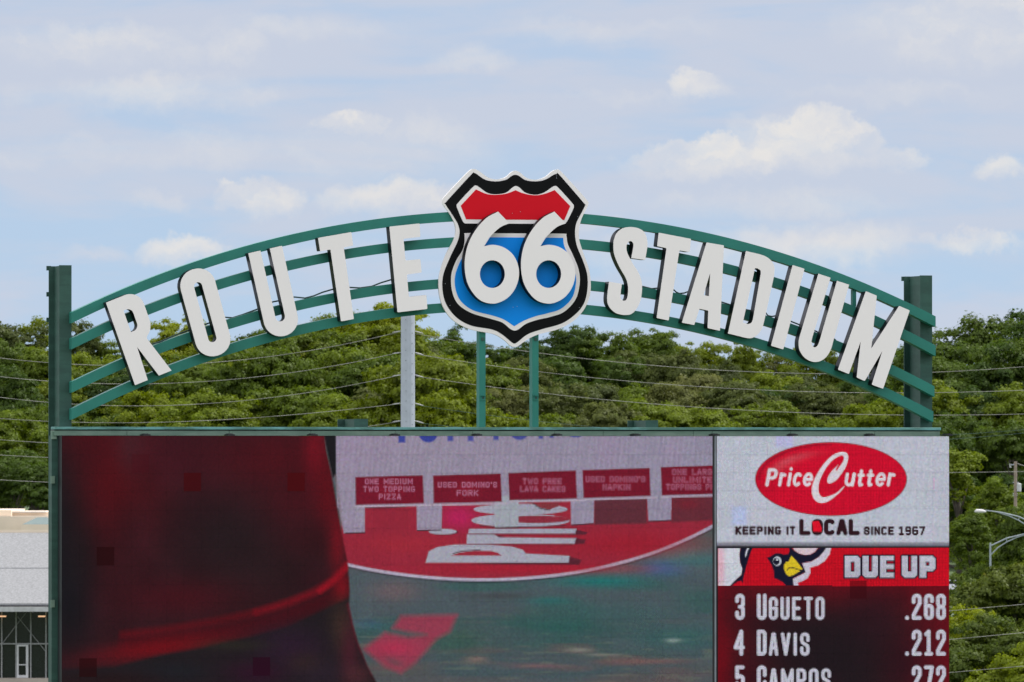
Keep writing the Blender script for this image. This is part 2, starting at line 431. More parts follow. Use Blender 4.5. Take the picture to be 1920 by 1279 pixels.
# ------------------------------------------------------------------ shield posts
for (a, c, lab) in ((898.7, 910.4, 'left of the two green square posts holding up the shield sign'), (998, 1009.8, 'right of the two green square posts holding up the shield sign')):
    xl, xr = PX(a, 0), PX(c, 0)
    t = thing('support_post', ((xl + xr) / 2, .08, zb1), lab, 'post', 'posts under the shield sign')
    MB().box(xl, xr, .0, .17, zb1 + .002, PZ(480)).build('tube', M_rail, t)
    z = PZ(745.5, a); xm = (xl + xr) / 2
    b = MB().box(xm - .036, xm + .036, -.012, -.001, z - .045, z + .045)
    b.box(xm - .036, xm + .036, -.05, -.013, z + .028, z + .04); b.build('cleat', M_rail, t)
    MB().tube([(xm + .008, -.03, z - .005), (xm + .008, -.013, z - .005)], .012, 8).build('bolt', M_dark, t)
    MB().box(xm - .02, xm + .03, -.014, -.001, PZ(639), PZ(633)).build('clamp', M_post, t)

# ------------------------------------------------------------------ channel letters
YL0, YL1 = -.222, -.003
def local_pts(TL, r, d, pts): return [(TL[0] + u * r[0] + v_ * d[0], TL[1] + u * r[1] + v_ * d[1]) for u, v_ in pts]
def arcp(cx, cy, rx, ry, a0, a1, n=8):
    return [(cx + rx * math.cos(R(a0 + (a1 - a0) * i / n)), cy + ry * math.sin(R(a0 + (a1 - a0) * i / n))) for i in range(n + 1)]
def stadium(w_, h, r):  # clockwise from the top left, y down
    return arcp(r, r, r, r, 180, 270) + arcp(w_ - r, r, r, r, 270, 360) + arcp(w_ - r, h - r, r, r, 0, 90) + arcp(r, h - r, r, r, 90, 180)
LET = []
rR, dR = (.928, -.372), (.3317, .9434)
LET.append(('R', 'first of ROUTE', [
  local_pts((198.8, 567.6), rR, dR, [(0, 0), (38, 0)] + arcp(38, 28, 28.5, 28, 275, 360, 7) + [(66.5, 60)] + arcp(40, 60, 26.5, 30, 10, 62, 4) + [(50, 90.5), (73.8, 164), (48.3, 164), (27.5, 99), (25.8, 164), (0, 164)]),
  local_pts((198.8, 567.6), rR, dR, [(26, 26), (31, 26)] + arcp(31, 37, 11, 11, 280, 360, 5) + arcp(31, 58, 11, 11, 0, 80, 5) + [(26, 69)])]))
th = R(15.4); rO, dO = (math.cos(th), -math.sin(th)), (math.sin(th), math.cos(th))
def centred(c, r, d, w_, h): return (c[0] - r[0] * w_ / 2 - d[0] * h / 2, c[1] - r[1] * w_ / 2 - d[1] * h / 2)
LET.append(('O', 'second letter of ROUTE, a narrow ring', [
  local_pts(centred((385.2, 585.8), rO, dO, 66.5, 168), rO, dO, stadium(66.5, 168, 32)),
  local_pts(centred((384.8, 585.5), rO, dO, 15.5, 116), rO, dO, stadium(15.5, 116, 7.6))]))
th = R(12.6); rU, dU = (math.cos(th), -math.sin(th)), (math.sin(th), math.cos(th))
Uo = [(0, 0), (23.3, 0), (23.3, 129)] + [(32.3 - 9 * math.cos(R(a)), 129 + 9 * math.sin(R(a))) for a in range(20, 180, 20)] + [(41.3, 129), (41.3, 0), (64.6, 0), (64.6, 134)] + [(32.3 + 32.3 * math.cos(R(a)), 134 + 32 * math.sin(R(a))) for a in range(10, 180, 10)] + [(0, 134)]
LET.append(('U', 'third letter of ROUTE, between its O and T', [local_pts((465.7, 475), rU, dU, Uo)]))
LET.append(('T', 'fourth letter of ROUTE, left of its E', [round_corners([(596.5,446.1),(658.8,435.2),(662.3,460.7),(644.5,464),(663.6,598.3),(639.4,602.7),(619.6,468),(600.3,471.2)], 1.6)]))
LET.append(('E', 'last letter of ROUTE, left of the shield', [round_corners([(730.2,425),(786.7,419),(788.4,444.2),(756.6,447.9),(760.4,488.5),(788.2,486),(790.7,511),(763,515),(766.6,556.6),(799.5,553.1),(801.4,579.4),(745.3,585.8)], 1.6)]))
S = [(1183.2,425.7),(1197.5,428.3),(1208,435.3),(1213,447.5),(1213.9,462),(1209.7,487.4,1),(1183.6,484,1),(1187.6,462),(1186.5,454.8),(1182,452),(1177,455),(1174.6,463),(1176.5,474.8),(1185.5,492.6),(1197.6,512),(1203,528),(1203.8,545),(1200.8,564),(1193,580),(1184,588.6),(1173.8,590.8),(1160.5,589.2),(1149.5,583.5),(1141,573),(1138.4,558.5),(1142.1,528.2,1),(1166.1,532.4,1),(1163.8,550),(1164.2,560),(1169.8,564.3),(1175.3,560.6),(1177.6,548),(1177.4,536),(1173.4,521.5),(1160.4,498.6),(1152,478),(1150.2,464),(1151,450.3),(1156.6,436.8),(1168,428)]
LET.append(('S', 'first letter of STADIUM, right of the shield', [smooth_outline(S)]))
LET.append(('T', 'second letter of STADIUM, between S and A', [round_corners([(1235.2,436.3),(1295.9,448),(1293.2,472.8),(1273.8,469.6),(1253.9,601.1),(1231.2,596.2),(1249.8,465.4),(1232.2,461.8)], 1.6)]))
LET.append(('A', 'third of STADIUM', [round_corners([(1325,454.6),(1357.4,460.2),(1350,620.5),(1326.7,615.2),(1328.2,582.6),(1311.5,579),(1301.8,609.5),(1278.6,605.1)], 1.6), [(1331.6,511.8),(1329.3,555.4),(1319.2,553.5)]]))
LET.append(('D', 'fourth letter of STADIUM, between A and I', [
  smooth_outline([(1398.9,470.8,1),(1424,476.6,1),(1437,481.5),(1447.5,490.5),(1452.2,502),(1451.6,517,1),(1433.4,600,1),(1429,615.5),(1420.5,627.5),(1408,634.3),(1395,632.8,1),(1364.9,625.2,1)], step=5),
  smooth_outline([(1415.8,502.6,1),(1421,503.6,1),(1426.2,507.6),(1426.4,514,1),(1411.8,598.5,1),(1409.4,604.6),(1403.5,607.6),(1397,606.4,1),(1392.8,605.2,1)], step=4)]))
LET.append(('I', 'fifth letter of STADIUM, a single slanted bar', [round_corners([(1486.3,497),(1508.5,504),(1468.8,655.3),(1445.7,648.3)], 1.6)]))
LET.append(('U', 'sixth letter of STADIUM, left of its M', [smooth_outline([(1534.8,513.2,1),(1557.3,520.8,1),(1524.5,628,1),(1521.6,640),(1523.2,648.4),(1528.2,651.4),(1533.6,647),(1537.6,636,1),(1569.5,526.7,1),(1592.1,533.9,1),(1563,638,1),(1558,655),(1549.5,669),(1537,677.6),(1522,678),(1507.5,669.6),(1498.8,655.5),(1497.6,640),(1500.6,627,1)], step=5)]))
LET.append(('M', 'last letter of STADIUM, rightmost of all', [round_corners([(1623.5,546.1),(1644,554.4),(1633.6,654),(1686.1,573.6),(1705.8,582.1),(1655.8,729.1),(1634.6,721.2),(1654.6,658),(1621.4,714.5),(1606.3,707.8),(1614,640),(1591.7,701.4),(1571.2,693.1)], 1.6)]))
for ch, where, loops in LET:
    cxp = sum(p[0] for p in loops[0]) / len(loops[0]); cyp = max(p[1] for p in loops[0])
    q = on_plane(cxp, cyp, YL0)
    t = thing('channel_letter', (q.x, YL1, q.z), f'white letter {ch} with black sides, {where}', 'letter', 'raised letters on the arch')
    plate('return', loops, YL0 + .008, YL1, M_black, t, 0.0, y_meas=YL0)
    plate('face', loops, YL0, YL0 + .006, M_white, t, 0.0)

# ------------------------------------------------------------------ shield sign
def Z(pts): return [((800 + p[0] / 3.4576), (300 + p[1] / 3.4576)) + tuple(p[2:]) for p in pts]
sh = thing('shield_sign', (on_plane(965, 650, -.06).x, -.02, on_plane(965, 650, -.06).z), 'route shield with black rim, red top, blue field and number 66 in the arch centre', 'sign')
outer = Z([(305,58),(345,76),(395,112),(450,126),(510,112),(545,82),(575,69),(606,82),(648,116),(705,128),(765,112),(810,76),(845,63),(878,82),(1035,255),(1047,285),(1038,312),(1003,385),(987,460),(990,520),(1018,610),(1050,700),(1064,790),(1058,880),(1020,970),(950,1045),(850,1098),(722,1132),(650,1166),(595,1205),(568,1212),(542,1203),(500,1166),(430,1128),(290,1100),(175,1042),(105,950),(80,850),(82,750),(122,620),(170,530),(188,470),(180,410),(150,350),(108,290),(104,258),(125,228),(262,84)])
black = Z([(305,84),(325,92),(380,128),(450,139),(515,128),(550,104),(576,96),(600,104),(640,130),(705,139),(768,128),(820,98),(845,90),(862,98),(1018,278),(1026,295),(1005,340),(970,410),(962,480),(975,560),(1012,650),(1040,740),(1043,830),(1024,920),(975,990),(880,1058),(745,1098),(655,1130),(590,1180),(569,1190),(549,1180),(485,1128),(420,1098),(290,1074),(195,1022),(130,940),(104,850),(108,745),(155,625),(200,530),(214,465),(200,410),(160,345),(122,285),(130,268),(288,96)])
wh_up = Z([(320,166),(345,180),(395,214),(450,223),(515,212),(552,182),(577,169),(603,180),(640,212),(705,226),(760,212),(808,180),(832,169),(855,182),(942,278),(954,300),(948,322),(912,395),(892,412),(850,414),(290,412),(250,410),(234,396),(202,322),(195,298),(206,276),(298,178)])
red = Z([(320,191,1),(385,219),(450,226),(520,217),(576,196,1),(632,218),(705,229),(770,218),(830,195,1),(931,299,1),(893,389,1),(256,385,1),(221,297,1)])
wh_lo = Z([(262,474),(450,475,1),(700,477,1),(890,478),(905,488),(915,545),(950,620),(985,710),(992,800),(965,905),(890,985),(800,1018),(720,1036),(645,1062),(595,1098),(568,1106),(540,1094),(490,1054),(415,1030),(285,990),(200,930),(164,845),(160,745),(190,655),(232,585),(246,530),(247,486)])
blue = Z([(270,500,1),(885,505,1),(893,560),(930,640),(963,730),(968,800),(942,895),(870,965),(780,995),(710,1012),(630,1042),(568,1078,1),(500,1034),(425,1008),(300,974),(222,915),(188,840),(184,755),(212,670),(252,595),(267,540)])
ys = -.045
plate('backing_panel', [smooth_outline(outer, step=5)], ys, -.004, M_white, sh)
plate('black_border', [smooth_outline(black, step=5)], ys - .004, ys - .0003, M_shblack, sh)
plate('upper_outline', [smooth_outline(wh_up, step=5)], ys - .008, ys - .0043, M_white, sh)
plate('red_field', [smooth_outline(red, step=5)], ys - .012, ys - .0083, M_red, sh)
plate('lower_outline', [smooth_outline(wh_lo, step=5)], ys - .008, ys - .0043, M_white, sh)
plate('blue_field', [smooth_outline(blue, step=5)], ys - .012, ys - .0083, M_blue, sh)
six = [(463,335,1),(537,411,1),(478,436),(415,495),(373,559,1),(432,550),(500,567),(558,612),(592,680),(598,755),(576,830),(530,890),(470,924),(415,931),(352,912),(300,862),(262,790),(247,700),(252,615),(276,530),(322,448),(388,376)]
hole = [(426 + 81 * math.cos(R(a)), 740 + 90 * math.sin(R(a))) for a in range(0, 360, 12)]
for dx, dy in ((0, 0), (365, 0)):
    lo = [smooth_outline(Z([(p[0] + dx, p[1] + dy) + tuple(p[2:]) for p in six]), step=5), [(800 + (x + dx) / 3.4576, 300 + (y + dy) / 3.4576) for x, y in hole]]
    y1 = ys - .028; y0 = y1 - .195
    n6 = plate('numeral_six', lo, y0 + .008, y1, M_black, sh, y_meas=y0)
    plate('face', lo, y0, y0 + .006, M_white, n6)
for x, y in ((555,345),(607,335),(842,104),(842,118),(980,368),(168,358),(120,802),(151,943),(990,957),(560,955),(586,950)):
    q = on_plane(800 + x / 3.4576, 300 + y / 3.4576, ys - .012)
    MB().tube([(q.x, ys - .018, q.z), (q.x, ys - .0123, q.z)], .005, 6).build('screw', M_galv, sh)

# ------------------------------------------------------------------ cable drooping along the third rail
cab = [(285,645),(300,641),(330,628),(357,618),(423,595),(436,596),(455,590),(482,580),(512,566),(528,563),(552,557),(572,559),(588,555),(605,548),(629,541),(655,539),(675,540),(697,537),(715,530),(735,524)]
cab2 = [(1204,537),(1222,541.5),(1236,540),(1264,544),(1268,548),(1274,550.5),(1283,549.5),(1291,546.5),(1395,580),(1405,582),(1436,587),(1440,592),(1447,593.5),(1456,592),(1532,622),(1538,627),(1562,634),(1567,638)]
for pts, lab in ((cab, 'thin dark green cable sagging along the third rail behind ROUTE'), (cab2, 'thin dark green cable sagging along the third rail behind STADIUM')):
    P = [on_plane(x, y, .10) for x, y in smooth_outline([(a, c) for a, c in pts], step=8)[:-8 * 3]]
    P = [on_plane(x, y, .10) for x, y in pts]
    b = MB().tube(P, .012, 6)
    o = b.build('power_cable', M_cable); tag(o, lab, 'cable', 'cables along the arch')


# ------------------------------------------------------------------ LED screens: every LED is a tiny face with its own colour
YS = -.35
def edge_x(px): return on_plane(px, 1000, YS).x
SZT = on_plane(940, 817.6, YS).z
def col3(r, g, b): return np.array([lin(r), lin(g), lin(b)])
class Canvas:
    """paints on scattered sample points given in photo pixel coordinates"""
    def __init__(s, X, Y):
        s.X, s.Y = X, Y; s.C = np.zeros((len(X), 3))
    def over(s, m, c):
        m = np.clip(m, 0, 1)[:, None]; s.C[:] = s.C * (1 - m) + (col3(*c) if isinstance(c, tuple) else c) * m
    def sel(s, x0, y0, x1, y1): return np.nonzero((s.X >= x0) & (s.X <= x1) & (s.Y >= y0) & (s.Y <= y1))[0]
    def blob(s, cx, cy, rx, ry, c, k=1., ang=0., p=1.):
        a = R(ang); dx, dy = s.X - cx, s.Y - cy
        u = (dx * math.cos(a) + dy * math.sin(a)) / rx; v = (-dx * math.sin(a) + dy * math.cos(a)) / ry
        s.over(k * np.exp(-(u * u + v * v) ** p), c)
    def poly(s, pts, c, aa=1.2, k=1.):
        P = np.array(pts, float); x0, y0 = P.min(0) - 3 * aa; x1, y1 = P.max(0) + 3 * aa
        I = s.sel(x0, y0, x1, y1)
        if not len(I): return
        X, Y = s.X[I], s.Y[I]; ins = np.zeros(len(I), bool); dm = np.full(len(I), 1e9); n = len(P)
        for i in range(n):
            ax, ay = P[i]; bx, by = P[(i + 1) % n]
            cond = (ay > Y) != (by > Y)
            with np.errstate(divide='ignore', invalid='ignore'):
                xi = (bx - ax) * (Y - ay) / (by - ay if by != ay else 1e-9) + ax
            ins ^= cond & (X < xi)
            L = (bx - ax) ** 2 + (by - ay) ** 2 + 1e-9
            t = np.clip(((X - ax) * (bx - ax) + (Y - ay) * (by - ay)) / L, 0, 1)
            dm = np.minimum(dm, np.hypot(X - ax - t * (bx - ax), Y - ay - t * (by - ay)))
        sd_ = np.where(ins, dm, -dm); m = np.clip(.5 + sd_ / (2 * aa), 0, 1) * k
        m = m[:, None]; s.C[I] = s.C[I] * (1 - m) + col3(*c) * m
    def line(s, pts, wd, c, aa=1.1, k=1.):
        P = np.array(pts, float); r = wd / 2
        I = s.sel(P[:, 0].min() - r - 3, P[:, 1].min() - r - 3, P[:, 0].max() + r + 3, P[:, 1].max() + r + 3)
        if not len(I): return
        X, Y = s.X[I], s.Y[I]; dm = np.full(len(I), 1e9)
        for (ax, ay), (bx, by) in zip(P[:-1], P[1:]):
            L = (bx - ax) ** 2 + (by - ay) ** 2 + 1e-9
            t = np.clip(((X - ax) * (bx - ax) + (Y - ay) * (by - ay)) / L, 0, 1)
            dm = np.minimum(dm, np.hypot(X - ax - t * (bx - ax), Y - ay - t * (by - ay)))
        m = (np.clip(.5 + (r - dm) / (2 * aa), 0, 1) * k)[:, None]; s.C[I] = s.C[I] * (1 - m) + col3(*c) * m
    def ell(s, cx, cy, rx, ry, c, aa=1.2, k=1., ang=0):
        s.poly([(cx + rx * math.cos(R(t)) * math.cos(R(ang)) - ry * math.sin(R(t)) * math.sin(R(ang)), cy + rx * math.cos(R(t)) * math.sin(R(ang)) + ry * math.sin(R(t)) * math.cos(R(ang))) for t in range(0, 360, 6)], c, aa, k)

def A(cx, cy, rx, ry, a0, a1, n=7):
    return [(cx + rx * math.cos(R(a0 + (a1 - a0) * i / n)), cy + ry * math.sin(R(a0 + (a1 - a0) * i / n))) for i in range(n + 1)]
def glyph(ch, w_, h, q=.5, heavy=False):
    """centre-line strokes of a letter in a w x h box, y down, corner radius q*min(w,h)"""
    r = q * min(w_, h * .6); m = h / 2; W = w_; H = h
    tl = A(r, r, r, r, 180, 270); tr = A(W - r, r, r, r, 270, 360); br = A(W - r, H - r, r, r, 0, 90); bl = A(r, H - r, r, r, 90, 180)
    r2 = min(r, H / 4)
    G = {
     'A': [[(0, H), (W * .42, 0), (W * .58, 0), (W, H)], [(W * .17, H * .68), (W * .83, H * .68)]],
     'C': [[(W, H * .34)] + tr[::-1] + tl[::-1] + bl[::-1] + br[::-1] + [(W, H * .66)]],
     'D': [[(0, 0)] + A(W - r, r, r, r, 270, 360) + A(W - r, H - r, r, r, 0, 90) + [(0, H), (0, 0)]],
     'E': [[(W, 0), (0, 0), (0, H), (W, H)], [(0, m), (W * .85, m)]],
     'F': [[(W, 0), (0, 0), (0, H)], [(0, m), (W * .85, m)]],
     'G': [[(W, H * .32)] + tr[::-1] + tl[::-1] + bl[::-1] + br[::-1] + [(W, m), (W * .55, m)]],
     'I': [[(W / 2, 0), (W / 2, H)]],
     'K': [[(0, 0), (0, H)], [(W, 0), (0, m * 1.15), (W * .35, m * .9), (W, H)]],
     'L': [[(0, 0), (0, H), (W, H)]],
     'M': [[(0, H), (0, 0), (W / 2, H * .72), (W, 0), (W, H)]],
     'N': [[(0, H), (0, 0), (W, H), (W, 0)]],
     'O': [tl + tr + br + bl + [tl[0]]],
     'P': [[(0, H), (0, 0)] + A(W - r2, r2, r2, r2, 270, 360) + A(W - r2, H * .54 - r2, r2, r2, 0, 90) + [(0, H * .54)]],
     'R': [[(0, H), (0, 0)] + A(W - r2, r2, r2, r2, 270, 360) + A(W - r2, H * .5 - r2, r2, r2, 0, 90) + [(0, H * .5)], [(W * .5, H * .5), (W, H)]],
     'S': [[(W, H * .3)] + A(W - r, r, r, r, 0, -90) + A(r, r, r, r, 270, 180) + [(0, H * .3), (W * .12, H * .42), (W * .88, H * .58), (W, H * .7)] + A(W - r, H - r, r, r, 0, 90) + A(r, H - r, r, r, 90, 180) + [(0, H * .7)]],
     'T': [[(0, 0), (W, 0)], [(W / 2, 0), (W / 2, H)]],
     'U': [[(0, 0)] + bl[::-1] + br[::-1] + [(W, 0)]],
     'V': [[(0, 0), (W / 2, H), (W, 0)]],
     'W': [[(0, 0), (W * .25, H), (W / 2, H * .25), (W * .75, H), (W, 0)]],
     'Z': [[(0, 0), (W, 0), (0, H), (W, H)]],
     '1': [[(W * .12, H * .12), (W * .55, 0), (W * .55, H)], [(W * .15, H), (W * .95, H)]],
     '2': [[(0, H * .28)] + A(r, r, r, r, 180, 270) + A(W - r, r, r, r, 270, 360) + [(W, H * .33), (0, H * .86), (0, H), (W, H)]],
     '3': [[(0, H * .24)] + A(r, r, r, r, 180, 270) + A(W - r, r, r, r, 270, 360) + A(W - r2, m - r2, r2, r2, 0, 80) + [(W * .45, m)] + A(W - r2, m + r2, r2, r2, 280, 360) + br + bl + [(0, H * .76)]],
     '4': [[(W * .78, H), (W * .78, 0), (0, H * .72), (W, H * .72)]],
     '5': [[(W * .95, 0), (0, 0), (0, H * .45), (W * .5, H * .40)] + A(W - r, H * .40 + r, r, r, 300, 360) + br + bl + [(0, H * .72)]],
     '6': [[(W, H * .24)] + tr[::-1] + tl[::-1] + bl[::-1] + br[::-1] + A(W - r2, m * .9 + r2, r2, r2, 0, -90) + [(0, m * .98)]],
     '7': [[(0, 0), (W, 0), (W * .35, H)]],
     '8': [A(r, r, r, r, 180, 270) + A(W - r, r, r, r, 270, 360) + [(W, H * .36), (W * .8, m), (W, H * .64)] + br + bl + [(0, H * .64), (W * .2, m), (0, H * .36), (0, r)], [(W * .2, m), (W * .8, m)]],
     '9': [[(0, H * .76)] + bl[::-1] + br[::-1] + tr[::-1] + tl[::-1] + A(r2, m * 1.1 - r2, r2, r2, 180, 90) + [(W, m * 1.04)]],
     '.': [[(W / 2, H), (W / 2, H + .01)]],
     "'": [[(W / 2, 0), (W / 2, H * .22)]],
     # lower case on the same box (x-height 62 %)
     'r': [[(0, H * .34), (0, H)], [(0, H * .58)] + A(W * .62, H * .58, W * .62, H * .2, 180, 300, 5)],
     'i': [[(W / 2, H * .34), (W / 2, H)], [(W / 2, H * .04), (W / 2, H * .05)]],
     'c': [A(W / 2, H * .67, W / 2, H * .33, 315, 45, 12)[::1] if False else A(W / 2, H * .67, W / 2, H * .33, -50, -310, 14)],
     'e': [[(0, H * .67), (W, H * .67)] + A(W / 2, H * .67, W / 2, H * .33, 0, -310, 14)],
     'u': [[(0, H * .34), (0, H * .75)] + A(W / 2, H * .75, W / 2, H * .25, 180, 0, 8) + [(W, H * .34)], [(W, H * .34), (W, H)]],
     't': [[(W * .4, H * .08), (W * .4, H * .85), (W * .55, H), (W * .95, H * .98)], [(0, H * .36), (W, H * .36)]],
    }
    if heavy and ch in 'CG':
        a_ = A(W - r, r, r, r, 318, 270, 4) + tl[::-1] + bl[::-1]
        return [a_ + A(W - r, H - r, r, r, 90, 42, 4)] if ch == 'C' else [a_ + br[::-1] + [(W, m * 1.12)], [(W * .72, m * 1.12), (W, m * 1.12)]]
    if heavy and ch == '6': return [A(W - r, r, r, r, 318, 270, 4) + tl[::-1] + bl[::-1] + br[::-1] + [(W, H * .48), (0, H * .48)]]
    if heavy and ch == '9': return [A(r, H - r, r, r, 138, 90, 4) + br[::-1] + tr[::-1] + tl[::-1] + [(0, H * .52), (W, H * .52)]]
    return G.get(ch, [])
def text(cv, s_, x, base, cw, h, th, gap, c, slant=0., q=.5, aa=1.1, k=1., rise=0., wid={}):
    """x = left edge, base = bottom edge, h = full height, th = stroke thickness"""
    for ch in s_:
        if ch == ' ': x += cw * .55 + gap; continue
        w_ = wid.get(ch, {'I': th, '.': th, "'": th, 'M': cw * 1.3, 'W': cw * 1.35}.get(ch, cw))
        for st in glyph(ch, w_ - th, h - th, q, th / h > .2):
            P = [(x + th / 2 + px_ , base - h + th / 2 + py_) for px_, py_ in st]
            P = [(a + slant * (base - b_), b_ - rise * (a - x)) for a, b_ in P]
            cv.line(P, th, c, aa, k)
        x += w_ + gap
    return x
def text_fit(cv, s_, x0, x1, base, h, th, c, gapf=.25, **kw):
    n = sum({'I': .45, '.': .4, "'": .35, ' ': .75, 'M': 1.3, 'W': 1.35}.get(ch, 1) for ch in s_)
    cw = (x1 - x0) / (n + gapf * (len(s_) - 1)); g = cw * gapf
    wid = {'I': cw * .45, '.': cw * .4, "'": cw * .35, 'M': cw * 1.3, 'W': cw * 1.35}
    x = x0
    for ch in s_:
        if ch == ' ': x += cw * .75 + g; continue
        text(cv, ch, x, base, cw, h, th, 0, c, wid=wid, **kw); x += wid.get(ch, cw) + g

def smooth_noise(X, Y, sx, sy, seed):
    r = np.random.RandomState(seed); n = 64; g = r.rand(n, n)
    u = X / sx; v = Y / sy; iu = np.floor(u).astype(int); iv = np.floor(v).astype(int); fu = u - iu; fv = v - iv
    fu = fu * fu * (3 - 2 * fu); fv = fv * fv * (3 - 2 * fv)
    G = lambda a, b: g[a % n, b % n]
    return (G(iu, iv) * (1 - fu) + G(iu + 1, iv) * fu) * (1 - fv) + (G(iu, iv + 1) * (1 - fu) + G(iu + 1, iv + 1) * fu) * fv
def sstep(v, a, b):
    t = np.clip((v - a) / (b - a), 0, 1); return t * t * (3 - 2 * t)

def paint_main(X, Y):
    cv = Canvas(X, Y)
    # floor and court seen by the camera feed
    cv.over(np.ones(len(X)), (74, 86, 92))
    n1 = smooth_noise(X, Y, 90, 11, 3); n2 = smooth_noise(X, Y, 38, 6, 4); n3 = smooth_noise(X, Y, 150, 22, 5)
    low = sstep(Y, 1120, 1240)
    cv.over(.6 * sstep(n3, .45, .8), (48, 88, 84)); cv.over(.5 * sstep(n1, .6, .9) * low, (112, 84, 84))
    cv.over(.55 * sstep(n2, .68, .92) * low, (104, 112, 100)); cv.over(.5 * sstep(n1, .1, .4) * low * .6, (52, 78, 80))
    cv.over(.5 * sstep(Y, 1190, 1290) * sstep(n3, .3, .8), (104, 78, 80))
    for b in ((1125, 1090, 90, 12, (14, 112, 108), .8), (1030, 1126, 48, 8, (24, 108, 104), .6), (1245, 1064, 38, 14, (22, 96, 148), .8), (1300, 1046, 70, 20, (34, 112, 112), .7), (1160, 1150, 120, 22, (52, 90, 90), .5),
              (740, 1108, 46, 20, (112, 92, 96), .7), (935, 1118, 60, 6, (58, 56, 56), .55), (1060, 1180, 120, 20, (30, 84, 78), .6), (1280, 1195, 90, 22, (36, 92, 90), .6), (860, 1200, 60, 26, (50, 84, 72), .7),
              (1085, 1219, 24, 4, (132, 132, 122), .8), (1262, 1201, 14, 4, (140, 156, 150), .7), (1130, 1228, 34, 3, (128, 128, 118), .7), (893, 1236, 20, 6, (136, 110, 100), .6), (1010, 1249, 60, 5, (120, 84, 90), .6), (1210, 1240, 80, 5, (124, 88, 86), .6), (690, 1170, 30, 10, (50, 92, 110), .6)):
        cv.blob(b[0], b[1], b[2], b[3], b[4], b[5])
    # red disc on the floor with its white rim
    rim = [(640, 1056), (653, 1059), (700, 1069), (750, 1077), (830, 1085), (900, 1086.5), (980, 1084.5), (1050, 1078), (1150, 1059), (1250, 1027), (1300, 1005), (1345, 982)]
    rim = [tuple(p) for p in smooth_outline([(a, b) for a, b in rim], step=14)][:-40]
    xs_ = np.linspace(640, 1345, 90); co_ = np.polyfit([640, 700, 750, 830, 900, 980, 1050, 1150, 1250, 1300, 1345], [1056, 1069, 1077, 1085, 1086.5, 1084.5, 1078, 1059, 1027, 1005, 982], 4); rim = list(zip(xs_, np.polyval(co_, xs_)))
    cv.line(rim, 11, (40, 36, 46), 2.2, .75)
    cv.poly(rim + [(1345, 930), (640, 930)], (146, 38, 56), 1.2)
    I = (Y > 930) & (Y < 1090)
    cv.line(rim, 5.5, (176, 168, 188), 1.4)
    cv.blob(1180, 1020, 140, 26, (156, 24, 42), .7); cv.blob(860, 970, 34, 22, (190, 30, 96), .7); cv.blob(760, 1020, 90, 16, (164, 40, 54), .6); cv.blob(1000, 1066, 190, 9, (166, 26, 46), .7)
    cv.poly([(1114, 936), (1213, 932), (1213, 982), (1114, 984)], (84, 44, 54), 2.5, .9); cv.poly([(1259, 930), (1345, 926), (1345, 975), (1259, 980)], (88, 42, 52), 2.5, .85); cv.blob(1290, 945, 22, 10, (120, 30, 44), .7)
    # white letters lying on the disc
    sh_ = (62, 34, 46); wh = (162, 162, 176)
    for pts in ([(884, 1058), (1086, 1059), (1090, 1050), (1068, 1044)], [(1078, 1008), (1098, 1012), (1096, 1020), (1072, 1021)], [(1080, 993), (1102, 998), (1098, 1003), (1075, 1003)]): cv.poly(pts, sh_, 1.5, .8)
    cv.poly([(798, 1055), (804, 1034), (820, 1026), (850, 1021.5), (908, 1020.5), (960, 1025), (980, 1031), (986, 1038), (1068, 1042.5), (1066, 1055)], wh)
    cv.poly([(846, 1042), (862, 1036), (890, 1032.5), (920, 1033), (934, 1036.5), (940, 1042)], (150, 40, 56)); cv.line([(850, 1038), (865, 1033.5), (900, 1031)], 2.2, sh_, 1, .8)
    cv.poly([(876, 1002), (925, 1001.5), (936, 1007.5), (1080, 1009.5), (1077, 1019.5), (875, 1019.5)], wh); cv.poly([(930, 1003), (948, 1007), (936, 1007)], sh_, 1)
    cv.poly([(880, 991.5), (1081, 991.5), (1078, 1000.5), (878, 1000.5)], wh); cv.line([(880, 1002), (1076, 1002)], 2, sh_, .9, .6); cv.line([(880, 1021), (1072, 1021)], 1.8, sh_, .9, .6)
    cv.ell(833, 998, 27, 5.6, sh_, 1.3, .7); cv.ell(830, 996.8, 26, 5.2, wh)
    cv.ell(976, 976, 92, 12.5, wh); cv.ell(1006, 974, 62, 7, (134, 44, 60)); cv.poly([(1040, 962), (1080, 960), (1080, 972), (1040, 974)], (150, 40, 56), 1.5, .7); cv.line([(900, 986), (940, 989), (1060, 986)], 2, sh_, 1, .8)
    cv.ell(976, 955, 88, 10, wh); cv.poly([(1000, 944), (1012, 952), (1030, 956), (1046, 950), (1050, 943)], (128, 52, 60), 1.2); cv.line([(998, 943), (1012, 953), (1030, 957)], 2.4, (70, 60, 62), 1, .8)
    # table front and pillars
    def tb(pts): cv.poly(pts, (146, 136, 156), 1.3)
    tb([(628, 800), (1345, 800), (1345, 928), (1259, 931), (1213, 932), (1114, 936), (1070, 938), (972, 941), (927, 943), (829, 945), (781, 947), (684, 950), (632, 952)])
    tb([(632, 940), (684, 940), (684, 998), (645, 1000)]); tb([(781, 935), (829, 935), (828, 993), (782, 994)])
    cv.poly([(927, 930), (972, 930), (972, 988), (928, 989)], (158, 164, 172)); tb([(1070, 930), (1114, 930), (1113, 981), (1071, 984)]); tb([(1213, 925), (1259, 925), (1258, 975), (1216, 977)])
    for a in (((648, 1000), (684, 999)), ((783, 995), (826, 994)), ((930, 990), (972, 989)), ((1072, 985), (1112, 982)), ((1216, 978), (1258, 976))): cv.line(a, 2.4, (50, 32, 44), 1, .85)
    cv.line([(686, 952), (720, 953), (760, 950)], 2.6, (66, 36, 48), 1, .8)
    m = (Y < 1000) & (cv.C[:, 2] > .2)
